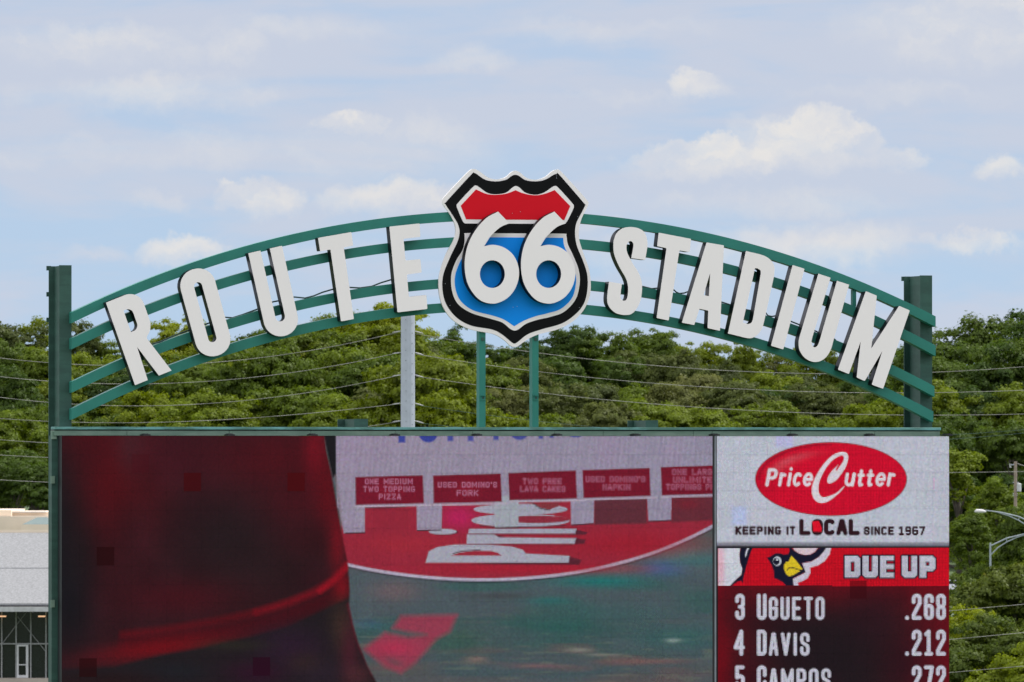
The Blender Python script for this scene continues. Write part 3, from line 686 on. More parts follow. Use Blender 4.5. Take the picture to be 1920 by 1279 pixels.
    t = (.25 * sstep(X, 700, 1300) * m); cv.over(t, (128, 134, 156))
    t = (.35 * sstep(smooth_noise(X, Y, 60, 50, 8), .5, .9) * m); cv.over(t, (152, 128, 160))
    cv.over(.18 * m * (np.abs((X * .996 + Y * .11) % 9.6 - 4.8) < 2.0), (170, 162, 184)); cv.over(.10 * m * (np.abs((X * .996 + Y * .11) % 21 - 10) < 2.0), (118, 112, 134))
    # blue lettering cut off by the top of the screen
    bl_ = (56, 66, 146)
    cv.poly([(747, 810), (760, 810), (760, 830), (747, 830)], bl_, 1.6); cv.ell(803, 815, 17, 14.5, bl_, 1.5)
    for a, b_, h in ((839, 850, 827), (877, 888, 827), (925, 935, 825), (1010, 1018, 823), (1031, 1038, 821)): cv.poly([(a, 810), (b_, 810), (b_, h), (a, h)], bl_, 1.6, .9)
    cv.ell(974, 814, 15, 11, bl_, 1.6, .9); cv.ell(1079, 814, 14, 6.5, bl_, 1.6, .8)
    # five red signs
    signs = [([(666, 894.5), (793, 891), (795, 944), (667, 947)], ['ONE MEDIUM', 'TWO TOPPING', 'PIZZA'], [(684, 774), (681, 778), (710, 752)], [908.5, 922.5, 937]),
             ([(812, 891.5), (939, 888), (941, 941), (813, 944)], ["USED DOMINO'S", 'FORK'], [(821, 932), (856, 897)], [914.5, 930]),
             ([(953, 887), (1080, 882), (1082, 935), (955, 938)], ['TWO FREE', 'LAVA CAKES'], [(980, 1053), (975, 1060)], [908, 922.5]),
             ([(1092, 881.5), (1218, 877.5), (1220, 930), (1094, 934)], ["USED DOMINO'S", 'NAPKIN'], [(1098, 1210), (1130, 1182)], [904, 919]),
             ([(1239, 876), (1345, 872.5), (1345, 926), (1241, 929)], ['ONE LARGE', 'UNLIMITED', 'TOPPINGS PIZZA'], [(1260, 1345), (1262, 1345), (1249, 1362)], [890.5, 905, 918.5])]
    for q, lines, xs, ys_ in signs:
        cv.line([(q[3][0], q[3][1] + 3), (q[2][0] + 12, q[2][1] + 3)], 3.6, (176, 164, 180), 1.2, .8)
        cv.poly(q, (112, 20, 40), 1.4)
        cv.blob((q[0][0] + q[2][0]) / 2, (q[0][1] + q[2][1]) / 2, 30, 14, (134, 26, 46), .6)
        for i, (ln, xx, yb) in enumerate(zip(lines, xs, ys_)):
            soft = 1.05 if q[0][0] < 900 else 1.9
            text_fit(cv, ln, xx[0], xx[1], yb, 11.0, 2.5, (172, 104, 132), gapf=.22, q=.35, aa=soft, k=.8 if q[0][0] < 900 else .6, rise=0)
    # pink patch on the court
    cv.poly([(752, 1155), (857, 1153), (843, 1184), (818, 1198), (800, 1218), (779, 1242), (752, 1262), (722, 1250), (700, 1232), (683, 1217), (705, 1200), (722, 1186), (742, 1190), (765, 1195), (800, 1190), (760, 1184), (736, 1178)], (152, 50, 76), 6, .85)
    cv.blob(740, 1215, 40, 14, (184, 42, 78), .6); cv.blob(740, 1242, 20, 8, (80, 70, 76), .6, 20)
    # the player's red sleeve and jersey filling the left half
    edge = smooth_outline([(606, 800), (612, 845), (622, 890), (634, 960), (645, 1020), (653, 1060), (656, 1105), (655, 1135), (662, 1170), (672, 1205), (690, 1250), (712, 1290), (740, 1340), (760, 1400)], step=12)
    edge = [p for p in edge if True][:-30]; edge = [(606, 800), (612, 845), (622, 890), (634, 960), (645, 1020), (653, 1060), (656, 1105), (655, 1135), (662, 1170), (672, 1205), (690, 1250), (712, 1290), (740, 1340), (760, 1400)]
    cv.poly([(604, 800), (630, 800), (630, 892), (624, 896)], (24, 22, 26), 1.5)
    cv.line([(629, 893), (634, 930), (640, 985)], 5, (116, 98, 104), 2.5, .6)
    body = edge + [(90, 1400), (90, 800)]
    sub = Canvas(X, Y); sub.over(np.ones(len(X)), (46, 19, 25))
    def sb(*a): sub.blob(*a)
    sb(225, 900, 70, 95, (92, 6, 14), .9); sb(190, 980, 60, 170, (66, 8, 16), .55); sb(150, 820, 60, 60, (74, 10, 20), .8)
    sb(246, 840, 26, 50, (56, 34, 40), .55); sb(330, 860, 90, 60, (60, 16, 26), .8); sb(520, 860, 120, 60, (78, 12, 22), .8)
    sb(430, 1010, 90, 75, (30, 21, 24), .8); sb(480, 1070, 120, 60, (34, 20, 23), .75); sb(255, 1020, 40, 110, (52, 17, 24), .8)
    sb(590, 850, 22, 80, (106, 12, 26), .8); sb(612, 930, 20, 60, (100, 8, 20), .8); sb(632, 1010, 16, 60, (116, 12, 26), .8); sb(560, 940, 60, 50, (72, 12, 22), .6); sb(575, 1010, 50, 40, (52, 14, 20), .6)
    sb(105, 1000, 50, 200, (20, 19, 22), .95); sb(130, 1120, 62, 120, (18, 18, 23), .95); sb(150, 1030, 30, 60, (24, 17, 20), .6)
    sb(340, 1120, 110, 36, (66, 10, 20), .7); sb(600, 1085, 40, 24, (46, 12, 20), .6)
    nz = smooth_noise(X, Y, 46, 60, 9); sub.C *= (.86 + .3 * nz)[:, None]
    hem = [(190, 1190), (230, 1190), (300, 1182), (400, 1165), (480, 1148), (540, 1130), (590, 1110), (625, 1088), (652, 1058)]
    sub.line([(240, 1204), (300, 1200), (420, 1182), (520, 1158), (600, 1130), (655, 1100)], 34, (66, 8, 18), 14, .8)
    sub.line(hem[4:], 11, (118, 12, 26), 6, .8); sub.line(hem[1:5], 9, (100, 9, 20), 7, .6); sub.line([(600, 1108), (630, 1086), (652, 1060)], 10, (142, 14, 30), 4, .9)
    sub.blob(300, 1215, 120, 18, (108, 8, 18), .85, -8); sub.blob(640, 1100, 14, 26, (120, 10, 24), .8)
    low_edge = [(660, 1118), (600, 1146), (540, 1174), (460, 1196), (380, 1214), (300, 1228), (215, 1250), (100, 1256), (90, 1400), (760, 1400), (690, 1250), (662, 1170)]
    sub.poly(low_edge, (30, 23, 27), 4)
    sk = sstep(Y, 1120, 1200)
    for a in ((640, 1175, 20, 45, (56, 42, 34), .8), (655, 1220, 18, 60, (74, 26, 38), .7), (545, 1215, 60, 36, (42, 22, 42), .8), (480, 1262, 60, 24, (44, 12, 34), .8), (330, 1262, 60, 20, (26, 28, 34), .8), (440, 1210, 60, 10, (40, 36, 30), .7), (600, 1262, 50, 26, (40, 28, 40), .7), (670, 1265, 26, 20, (80, 40, 46), .6), (200, 1275, 120, 14, (34, 16, 18), .7), (570, 1240, 30, 20, (50, 34, 30), .5)): sub.blob(*a)
    sub.line([(655, 1135), (664, 1170), (678, 1215), (700, 1262)], 7, (120, 26, 48), 4, .5)
    P = Canvas(X, Y); P.poly(body, (255, 255, 255), 2.0); mk = P.C[:, :1]
    cv.C[:] = cv.C * (1 - mk) + sub.C * mk
    # light grime: faint horizontal seams
    return cv.C

def paint_side(X, Y):
    cv = Canvas(X, Y)
    cv.over(np.ones(len(X)), (182, 186, 200))
    m = np.ones(len(X)); st = np.abs((X * .997 + Y * .085) % 13.5 - 6.75) < 2.4
    cv.over(.28 * st, (198, 192, 204)); cv.over(.2 * sstep(smooth_noise(X, Y, 120, 60, 14), .4, .8), (176, 190, 200))
    cv.over(.22 * (np.abs((X * .997 + Y * .085 + 4) % 31 - 15) < 3), (170, 184, 190))
    cv.poly([(1455, 812), (1487, 812), (1487, 838), (1455, 838)], (178, 176, 222), 3, .7); cv.poly([(1372, 950), (1400, 950), (1400, 984), (1372, 984)], (170, 184, 226), 3, .7)
    cv.line([(1751, 897), (1751, 917)], 2, (206, 150, 190), .9, .8)
    for y in (850, 884, 917, 950): cv.line([(1700 if y < 949 else 1340, y), (1782, y)], 1.3, (160, 168, 178), .8, .35)
    # red oval logo
    cx, cy = 1558.2, 898.3
    cv.ell(cx, cy, 142.5, 69.4, (110, 20, 44), 1.2); cv.ell(cx, cy, 141, 68, (206, 8, 44), 1.5)
    ins = (((X - cx) / 140) ** 2 + ((Y - cy) / 67) ** 2) < 1
    cv.over(.55 * ins * sstep(-(X - 1450) , -20, 60) * sstep(Y, 870, 930), (150, 6, 34))
    cv.over(.6 * ins * np.exp(-((((X - cx) / 140) ** 2 + ((Y - cy) / 67) ** 2 - .93) / .06) ** 2) * (X < 1560) * (Y < 900), (120, 12, 36))
    r_ = ((X - cx) / 118) ** 2 + ((Y - cy - 6) / 56) ** 2
    cv.over(.38 * ins * np.exp(-((r_ - .98) / .22) ** 2) * np.exp(-((X - 1478) / 44) ** 2) * (Y < 890), (206, 110, 124))
    cv.over(.25 * ins * (np.abs(X % 5.6 - 2.8) < 1.1), (150, 4, 30)); cv.over(.2 * ins * (np.abs(Y % 5.4 - 2.7) < 1.0), (150, 4, 30))
    W_ = (214, 206, 214); sl = .17
    text(cv, 'P', 1434.5, 912.2, 19.5, 34, 6.2, 0, W_, slant=sl, q=.45)
    text(cv, 'r', 1458.5, 912.2, 12.5, 37, 5.8, 0, W_, slant=sl)
    text(cv, 'i', 1475, 912.2, 5.8, 37, 5.8, 0, W_, slant=sl)
    text(cv, 'c', 1484.5, 912.2, 17, 37, 5.8, 0, W_, slant=sl)
    text(cv, 'e', 1503.5, 912.2, 18.5, 37, 5.6, 0, W_, slant=sl)
    text(cv, 'u', 1582, 912.2, 18.5, 36, 5.8, 0, W_, slant=sl)
    text(cv, 't', 1604.5, 912.2, 13.5, 34, 5.8, 0, W_, slant=sl); text(cv, 't', 1622, 912.2, 13.5, 34, 5.8, 0, W_, slant=sl)
    text(cv, 'e', 1639.5, 912.2, 19, 37, 5.6, 0, W_, slant=sl); text(cv, 'r', 1662, 912.2, 14, 37, 5.8, 0, W_, slant=sl)
    Zc = lambda pts: [(1380 + a / 5.3333, 790 + b_ / 5.3333) + tuple(z) for a, b_, *z in pts]
    big = smooth_outline(Zc([(1080, 650, 1), (1010, 712), (960, 738), (900, 757), (865, 758), (838, 735), (824, 690), (830, 620), (855, 550), (900, 468), (960, 395), (1020, 353), (1060, 342), (1078, 358), (1072, 400), (1040, 448), (1005, 500, 1), (1000, 478), (1020, 440, 1), (975, 480), (935, 530), (915, 575), (916, 612), (945, 620), (1000, 590), (1050, 530), (1095, 460), (1120, 385), (1118, 335), (1085, 308), (1030, 312), (960, 345), (880, 425), (815, 520), (770, 620), (758, 705), (780, 775), (825, 812), (880, 815), (940, 790), (1010, 735), (1060, 685), (1085, 652, 1)]), step=4)
    cv.poly(big, W_, 1.0)
    K_ = (44, 18, 26)
    text_fit(cv, 'KEEPING', 1378.5, 1464.5, 1003.2, 16.6, 4.6, K_, gapf=.14, q=.3); text_fit(cv, 'IT', 1474, 1491.5, 1003.2, 16.6, 4.4, K_, gapf=.16, q=.3)
    text_fit(cv, 'LOCAL', 1498.5, 1612.5, 1004, 31, 8.6, K_, gapf=.07, q=.42)
    text_fit(cv, 'SINCE', 1619.5, 1676.5, 1003.6, 16.4, 4.4, K_, gapf=.12, q=.34); text_fit(cv, '1967', 1684, 1735, 1003.8, 17, 3.9, K_, gapf=.14, q=.34, aa=.8)
    cv.poly([(1523, 978), (1535, 977), (1538, 984), (1541, 990), (1540, 997), (1525, 996.5)], (216, 14, 40), 1.2)
    # separating bar
    bar = sstep(Y, 1014, 1020); cv.over(bar, (128, 128, 140)); cv.over(sstep(Y, 1021, 1026), (30, 28, 34))
    # lower panel
    lower = (Y > 1027.8) * (X > 1346.5); cv.over((Y > 1027.8) * 1.0, (26, 26, 30))
    cv.over(lower * 1.0, (198, 8, 30))
    hd = lower * (Y < 1098.5)
    cv.over(.3 * hd * (np.abs(X % 5.6 - 2.8) < 1.1), (140, 4, 24)); cv.over(.22 * hd * (np.abs(Y % 5.4 - 2.7) < 1.0), (140, 4, 24))
    Q = lambda pts: [(1340 + a / 8.727, 1020 + b_ / 8.727) + tuple(z) for a, b_, *z in pts]
    hb = Canvas(X, Y); hb.C[:] = cv.C
    NV = (18, 18, 40); WH = (200, 204, 214)
    hb.poly(Q([(60, 60), (420, 60), (405, 170), (418, 300), (455, 400), (440, 500), (330, 610), (255, 690), (60, 690)]), WH, 1.2)
    hb.blob(1352, 1062, 7, 60, (220, 140, 160), .6)
    hb.poly(Q([(425, 40), (640, 40), (600, 110), (560, 230), (510, 400), (470, 560), (460, 640), (430, 600), (370, 620), (270, 692), (240, 692), (330, 600), (436, 505), (452, 405), (415, 300), (405, 170)]), NV, 1.1)
    hb.poly(Q([(565, 70), (540, 110), (512, 215), (498, 200), (510, 120), (535, 65)]), WH, .9)
    hb.poly(Q([(1270, 50), (1700, 50), (1640, 130), (1560, 175), (1470, 182), (1380, 160), (1310, 110)]), (206, 186, 196), 1.1)
    # white outline sweep right of the head
    hb.poly(Q([(1810, 60), (1905, 60), (1880, 170), (1800, 280), (1690, 350), (1560, 388), (1568, 470), (1520, 560), (1430, 610), (1360, 635), (1375, 690), (1290, 690), (1265, 580), (1300, 560), (1480, 470), (1430, 315), (1580, 290), (1700, 215), (1780, 120)]), (196, 190, 204), 1.1)
    hb.poly(Q([(1210, 50), (1270, 75), (1320, 120), (1390, 160), (1480, 182), (1570, 172), (1640, 130), (1690, 70), (1830, 60), (1780, 130), (1700, 215), (1590, 285), (1430, 315), (1490, 460), (1280, 570), (1295, 690), (1170, 690), (1120, 630), (1040, 585), (975, 560), (965, 440), (930, 340), (855, 225), (910, 205), (1000, 150), (1060, 150), (1130, 172), (1200, 165), (1225, 110)]), NV, 1.1)
    hb.ell(*Q([(1022, 282)])[0], 7.8, 8.6, WH, 1.0); hb.ell(*Q([(1010, 286)])[0], 6.2, 6.6, NV, .9); hb.ell(*Q([(1022, 258)])[0], 2.2, 1.6, WH, .8)
    hb.poly(Q([(1255, 195), (1320, 260), (1390, 345), (1440, 418), (1360, 465), (1290, 510), (1215, 530), (1165, 490), (1132, 400), (1140, 335), (1170, 292), (1215, 288), (1232, 235)]), (212, 186, 36), 1.0)
    hb.line(Q([(1185, 425), (1205, 400), (1240, 385), (1300, 395), (1370, 420), (1435, 435)]), 1.8, NV, .8)
    mm = hd[:, None] * 1.0; cv.C[:] = cv.C * (1 - mm) + hb.C * mm
    top_, bot_ = 1042.5, 1083.0; R_ = lambda x0, x1, y0=top_, y1=bot_: [(x0, y0), (x1, y0), (x1, y1), (x0, y1)]
    blocks = [[(1583.7, top_), (1608, top_), (1613, top_ + 5), (1613, bot_ - 5), (1608, bot_), (1583.7, bot_)],
              [(1617.5, top_), (1646, top_), (1646, bot_ - 5), (1641, bot_), (1622.5, bot_), (1617.5, bot_ - 5)], R_(1650.5, 1676),
              [(1691, top_), (1719.5, top_), (1719.5, bot_ - 5), (1714.5, bot_), (1696, bot_), (1691, bot_ - 5)],
              [(1724.5, top_), (1748.7, top_), (1753.7, top_ + 5), (1753.7, 1066), (1748.7, 1071), (1736.5, 1071), (1736.5, bot_), (1724.5, bot_)]]
    DK = (26, 18, 34)
    for b_ in blocks:
        cv.line(b_ + [b_[0]], 5.6, DK, 1.2)
    for b_ in blocks: cv.poly(b_, (184, 184, 198), .8)
    for x0_, x1_, y0_, y1_ in ((1595, 1602.3, 1053.5, 1072), (1628.5, 1635.4, top_ - 1, 1072), (1661.5, 1677.5, 1051, 1058), (1661.5, 1677.5, 1066.5, 1073.5), (1702, 1709, top_ - 1, 1072), (1736, 1742.5, 1053.5, 1061)):
        cv.poly(R_(x0_, x1_, y0_, y1_), DK, .9); cv.poly(R_(x0_ + 1.9, x1_ - 1.9, y0_ + 1.9, y1_ - 1.9), (150, 10, 34), .7)
    cv.over(0.25 * hd * (Y > 1064) * (cv.C[:, 1] > .3) * (X > 1570), (150, 150, 165))
    # names and averages on the dark lower field
    lw = lower * (Y >= 1098.5)
    bot = Canvas(X, Y); bot.over(np.ones(len(X)), (104, 4, 20))
    dist = ((X - 1555) / 205) ** 4 + (np.minimum(Y - 1215, 0) / 112) ** 4
    bot.over(np.exp(-dist * 1.1) * .98, (24, 18, 23)); bot.over(.75 * sstep(-X, -1385, -1350) * sstep(Y, 1120, 1270), (112, 4, 18))
    bot.blob(1640, 1160, 50, 46, (44, 16, 26), .6); bot.blob(1700, 1240, 40, 46, (46, 10, 22), .6); bot.blob(1480, 1110, 60, 8, (58, 12, 24), .6); bot.blob(1400, 1270, 60, 30, (58, 6, 18), .5)
    bot.over(.3 * sstep(smooth_noise(X, Y, 60, 40, 21), .5, .9), (34, 12, 20))
    mm = lw[:, None] * 1.0; cv.C[:] = cv.C * (1 - mm) + bot.C * mm
    TX = (190, 190, 204)
    for k, (d, nm, av, x1, x0s) in enumerate((('3', 'UGUETO', '268', 1546, 0), ('4', 'DAVIS', '212', 1518, 0), ('5', 'CAMPOS', '272', 1558, 0))):
        yb = 1162.3 + 67.2 * k
        text(cv, d, 1378.5 if d != '4' else 1375.5, yb, 18 if d != '4' else 21, 48.8, 7.0, 0, TX, q=.5)
        text(cv, nm[0], 1419.3, yb, 18.2, 48.8, 7.0, 0, TX, q=.48)
        text_fit(cv, nm[1:], 1441.5, x1, yb, 43.2, 6.2, TX, gapf=.28, q=.48)
        text(cv, '.', 1697, yb, 7.5, 48.8, 7.5, 0, TX)
        for j, ch in enumerate(av):
            wd_ = 18.4
            text(cv, ch, (1709.7, 1732.6, 1755.2)[j] - (1 if ch == '1' else 0), yb, wd_, 48.8, 7.0, 0, TX, q=.5)
    return cv.C

M_led = bpy.data.materials.new('led_pixels'); M_led.use_nodes = True; t = NT(M_led.node_tree)
p = t.n('ShaderNodeBsdfPrincipled'); o = t.n('ShaderNodeOutputMaterial'); t.l(p.outputs[0], o.inputs[0])
at = t.n('ShaderNodeAttribute', attribute_name='led')
p.inputs['Base Color'].default_value = (.003, .003, .0035, 1); p.inputs['Roughness'].default_value = .8; p.inputs['Specular IOR Level'].default_value = .05
t.l(at.outputs['Color'], p.inputs['Emission Color']); p.inputs['Emission Strength'].default_value = 1.0

def build_screen(px0, px1, cols, rows, mod_py, painter, label, odd, first=300, seed=1):
    NL = 16
    x0, x1 = edge_x(px0), edge_x(px1); mw = (x1 - x0) / cols
    mh = (SZT - on_plane((px0 + px1) / 2, 817.6 + mod_py, YS).z)
    t = thing('video_screen', ((x0 + x1) / 2, YS + .15, SZT - rows * mh), label, 'video screen')
    MB().box(x0, x1, YS + .012, -.055, SZT - rows * mh - .004, SZT).build('cabinet', M_dark, t)
    # LED centres
    gi, gj = np.meshgrid(np.arange(cols * NL), np.arange(rows * NL), indexing='ij')
    cxs = x0 + (gi + .5) * mw / NL; czs = SZT - (gj + .5) * mh / NL
    px, py = proj(np.stack([cxs.ravel(), np.full(cxs.size, YS), czs.ravel()], 1))
    C = painter(px, py)
    r_ = np.random.RandomState(seed)
    mod = 1 + r_.uniform(-.035, .035, (cols, rows)); mod_full = np.repeat(np.repeat(mod, NL, 0), NL, 1).ravel()
    jit = 1 + r_.normal(0, .075, C.shape[0]); tint = 1 + r_.normal(0, .05, C.shape)
    chk = 1 + .05 * (((gi + gj) % 2).ravel() * 2 - 1)
    seam = np.where(((gj % NL == 0).ravel()) & (r_.rand(C.shape[0]) < .8), .91, 1) * np.where((gi % NL == 0).ravel(), .975, 1)
    C = C * (mod_full * jit * chk * seam)[:, None] * tint
    C = C.reshape(cols, rows, 1, 1, 3) if False else C.reshape(cols * NL, rows * NL, 3)
    for (i, j, add, mul) in odd:
        blk = C[i * NL:(i + 1) * NL, j * NL:(j + 1) * NL]
        blk[:] = blk * np.array(mul) + np.array([lin(a * .72) for a in add])
    C = C * 2 ** -EXPO * .95
    gapx, gapz = mw * .0012, mh * .0012
    lx = np.linspace(gapx, mw - gapx, NL + 1); lz = np.linspace(gapz, mh - gapz, NL + 1)
    quads = []
    for i in range(NL):
        for j in range(NL):
            a = i * (NL + 1) + j; quads.append((a, a + 1, a + NL + 2, a + NL + 1))
    nv = (NL + 1) ** 2
    fr_ = [0 * (NL + 1) + 0, NL * (NL + 1) + 0, NL * (NL + 1) + NL, NL]      # rim corners
    quads = np.array(quads)
    def block(i, j, jog):
        vx, vz = np.meshgrid(x0 + i * mw + lx, SZT - j * mh - lz, indexing='ij')
        V = np.stack([vx.ravel() - t.location.x, np.full(nv, YS + jog) - t.location.y, vz.ravel() - t.location.z], 1)
        back = V[fr_].copy(); back[:, 1] += .010
        return np.vstack([V, back])
    rimq = []
    for k in range(4):
        k2 = (k + 1) % 4; rimq.append((fr_[k], nv + k, nv + k2, fr_[k2]))
    rimq = np.array(rimq); Q = np.vstack([quads, rimq]); nQ = len(Q)
    def make(name, cells):
        Vs, Fs, Cs = [], [], []
        for n_, (i, j) in enumerate(cells):
            Vs.append(block(i, j, r_.uniform(-.0005, .0005))); Fs.append(Q + n_ * (nv + 4))
            cc = np.zeros((nQ, 4)); cc[:, 3] = 1; cc[:NL * NL, :3] = C[i * NL:(i + 1) * NL, j * NL:(j + 1) * NL].reshape(-1, 3); Cs.append(cc)
        V = np.vstack(Vs); Fq = np.vstack(Fs); Cc = np.vstack(Cs)
        me = bpy.data.meshes.new(name); me.vertices.add(len(V)); me.vertices.foreach_set('co', V.ravel())
        me.loops.add(Fq.size); me.loops.foreach_set('vertex_index', Fq.ravel().astype(np.int32))
        me.polygons.add(len(Fq)); me.polygons.foreach_set('loop_start', (np.arange(len(Fq)) * 4).astype(np.int32)); me.polygons.foreach_set('loop_total', np.full(len(Fq), 4, np.int32))
        me.update(calc_edges=True)
        at_ = me.attributes.new('led', 'FLOAT_COLOR', 'CORNER'); at_.data.foreach_set('color', np.repeat(Cc, 4, 0).ravel())
        return link(name, me, M_led, t)
    cells = [(i, j) for j in range(rows) for i in range(cols)]
    for c in cells[:first]: make('led_module', [c])
    if len(cells) > first: tag(make('led_modules_lower', cells[first:]), kind='stuff')
    return t, x0, x1
def mcell(px, py, px0, mw_, mod_py): return int((px - px0) / mw_), int((py - 817.6) / mod_py)
oddm = []
for px, py, add, mul in ((353, 900, (70, 0, 4), (.4, .2, .2)), (543, 900, (78, 0, 4), (.4, .2, .2)), (196, 1040, (36, 0, 2), (.3, .2, .2)), (160, 1246, (38, 0, 2), (.3, .2, .2)), (480, 1242, (46, 0, 26), (.2, .2, .2)), (258, 866, (58, 4, 12), (.6, .6, .6))):
    i, j = mcell(px, py, 116, 32.1, 34.3); oddm.append((i, j, add, mul))
s1, _, xr1 = build_screen(116, 1336, 38, 16, 34.3, paint_main, 'huge main video screen showing dark red cloth beside tables and a red floor circle', oddm, 300, 11)
s2, xl2, _ = build_screen(1344, 1779.5, 14, 16, 34.3, paint_side, 'narrow right video screen with the red oval logo above the DUE UP batting list', [(8, 8, (60, 0, 8), (.35, .3, .3))], 300, 12)
zlo = s1.location.z
MB().box(xr1 + .004, xr1 + .028, YS - .004, -.055, zlo, SZT).build('edge_strip', M_dark, s1)
M_div = base_mat('grey_divider', (.20, .215, .24), .5, metal=.2)
MB().box(xr1 + .030, xl2 - .012, YS - .012, -.055, zlo, SZT).build('divider', M_div, s1)

# ------------------------------------------------------------------ trees
def leaf_mat(name, dark, lite, warm):
    m = bpy.data.materials.new(name); m.use_nodes = True; t = NT(m.node_tree)
    o = t.n('ShaderNodeOutputMaterial')
    at = t.n('ShaderNodeAttribute', attribute_name='leaf'); oi = t.n('ShaderNodeObjectInfo')
    c = t.mix(at.outputs['Fac'], dark + (1,), lite + (1,))
    c = t.mix(t.m('MULTIPLY', t.m('POWER', oi.outputs['Random'], 1.5), .6), c, warm + (1,))
    hs = t.n('ShaderNodeHueSaturation'); t.l(c, hs.inputs['Color'])
    hs.inputs['Saturation'].default_value = 1.12
    t.l(t.m('ADD', .66, t.m('MULTIPLY', oi.outputs['Random'], .5)), hs.inputs['Value'])
    d = t.n('ShaderNodeBsdfDiffuse'); t.l(hs.outputs[0], d.inputs[0])
    tr = t.n('ShaderNodeBsdfTranslucent'); t.l(hs.outputs[0], tr.inputs[0])
    gl = t.n('ShaderNodeBsdfGlossy'); gl.inputs['Roughness'].default_value = .5; gl.inputs[0].default_value = (.5, .5, .5, 1)
    s1_ = t.n('ShaderNodeMixShader'); s1_.inputs[0].default_value = .45; t.l(d.outputs[0], s1_.inputs[1]); t.l(tr.outputs[0], s1_.inputs[2])
    s2_ = t.n('ShaderNodeMixShader'); s2_.inputs[0].default_value = .03; t.l(s1_.outputs[0], s2_.inputs[1]); t.l(gl.outputs[0], s2_.inputs[2])
    t.l(s2_.outputs[0], o.inputs[0]); return m
M_leaf = {
 'green': leaf_mat('leaf_mid_green', (.080, .125, .018), (.135, .200, .028), (.18, .20, .02)),
 'dark':  leaf_mat('leaf_dark_green', (.038, .078, .014), (.085, .140, .024), (.11, .14, .02)),
 'olive': leaf_mat('leaf_olive', (.078, .104, .026), (.140, .175, .045), (.15, .14, .05)),
 'yellow': leaf_mat('leaf_yellow_green', (.105, .145, .012), (.200, .255, .022), (.22, .24, .02)),
 'russet': leaf_mat('leaf_russet_green', (.060, .105, .018), (.150, .200, .035), (.18, .135, .03)),
}
M_bark = base_mat('bark', (.085, .070, .055), .95, var=.3, scale=2, bump=.4)

def tree_proto(seed, kind, wide=.62, n_lobes=9, leaf=.0165, trunk_to=.55, spiky=False, dens=1.0, dens2=1.0, lowest=.16):
    """unit-height tree: trunk mesh + crown mesh, origin at the foot"""
    r = np.random.RandomState(seed)
    lobes = []
    for k in range(n_lobes):
        hh = r.uniform(lowest, .84) if k > 2 else (.80, .76, .70)[k]
        span = wide / 2 * (1.0 - max(0, (hh - .5)) * 1.45) * (.65 + .6 * r.rand())
        a = r.uniform(0, 6.28) if k else 0; rad = span * r.uniform(.35, .95) if k > 2 else (.02, .07, .10)[k]
        s_ = r.uniform(.10, .17) * (1.05 - .35 * abs(hh - .5))
        lobes.append((rad * math.cos(a), rad * math.sin(a), hh, s_ * (.9 if spiky else 1.15), s_ * (1.3 if spiky else .85)))
    V, L = [], []
    for (cx, cy, cz, sr, sz) in lobes:
        nsub = max(8, int(15 * dens * (sr / .13) ** 2))
        for _ in range(nsub):                       # sub-clumps sitting on the lobe's outside
            d = r.normal(size=3); d /= np.linalg.norm(d); d[2] = d[2] * .8 + .15
            rr = r.uniform(.55, 1.05)
            c = np.array([cx + d[0] * sr * rr, cy + d[1] * sr * rr, cz + d[2] * sz * rr])
            cs = r.uniform(.026, .052) * (1.0 if not spiky else .85); tone0 = r.normal(.5, .16)
            nl = int(185 * (cs / .04) ** 2 * dens2)
            e = r.normal(size=(nl, 3)); e /= np.linalg.norm(e, axis=1)[:, None]
            e[:, 2] = np.where(e[:, 2] < -.25, -e[:, 2] * .6, e[:, 2])
            rad = cs * (r.uniform(.45, 1.12, (nl, 1)) ** .6) * (1 + .22 * np.sin(e[:, :1] * 7 + e[:, 1:2] * 5))
            p = c + e * rad * np.array([1.15, 1.15, .78 if not spiky else 1.0])
            nrm = e * 1.0 + d * .35 + r.normal(size=(nl, 3)) * .34 + np.array([0, 0, .3])
            nrm /= np.linalg.norm(nrm, axis=1)[:, None]
            t1 = np.cross(nrm, r.normal(size=(nl, 3))); t1 /= np.linalg.norm(t1, axis=1)[:, None]; t2 = np.cross(nrm, t1)
            sz_ = leaf * r.uniform(.5, 1.15, (nl, 1)) * .5
            V.append(np.stack([p - t1 * sz_, p + t2 * sz_ * .8, p + t1 * sz_, p - t2 * sz_ * .8], 1).reshape(-1, 3))
            L.append(np.repeat(np.clip(tone0 + r.normal(0, .13, nl), 0, 1), 4))
    V = np.vstack(V); L = np.concatenate(L); V[:, 2] /= np.percentile(V[:, 2], 99.7); nq = len(V) // 4
    me = bpy.data.meshes.new('crown'); me.vertices.add(len(V)); me.vertices.foreach_set('co', V.ravel())
    me.loops.add(len(V)); me.loops.foreach_set('vertex_index', np.arange(len(V), dtype=np.int32))
    me.polygons.add(nq); me.polygons.foreach_set('loop_start', (np.arange(nq) * 4).astype(np.int32)); me.polygons.foreach_set('loop_total', np.full(nq, 4, np.int32))
    me.update(calc_edges=True)
    at = me.attributes.new('leaf', 'FLOAT', 'POINT'); at.data.foreach_set('value', L)
    b = MB(); b.tube([(0, 0, -.03), (.005, 0, .12), (-.006, .004, .3), (.004, 0, trunk_to), (0, 0, .8)], [.026, .02, .016, .011, .003], 8)
    for (cx, cy, cz, sr, sz) in lobes[1:]:
        z0 = max(.14, cz - .28 - abs(cx) * .4)
        b.tube([(0, 0, z0), (cx * .45, cy * .45, (z0 + cz) / 2 + .02), (cx, cy, cz)], [.010, .007, .002], 6, cap=False)
    tm = mesh_from('trunk', b.v, b.f, smooth=True); tm.materials.append(M_bark)
    return me, tm, nq
PROTO = {}
tris = 0
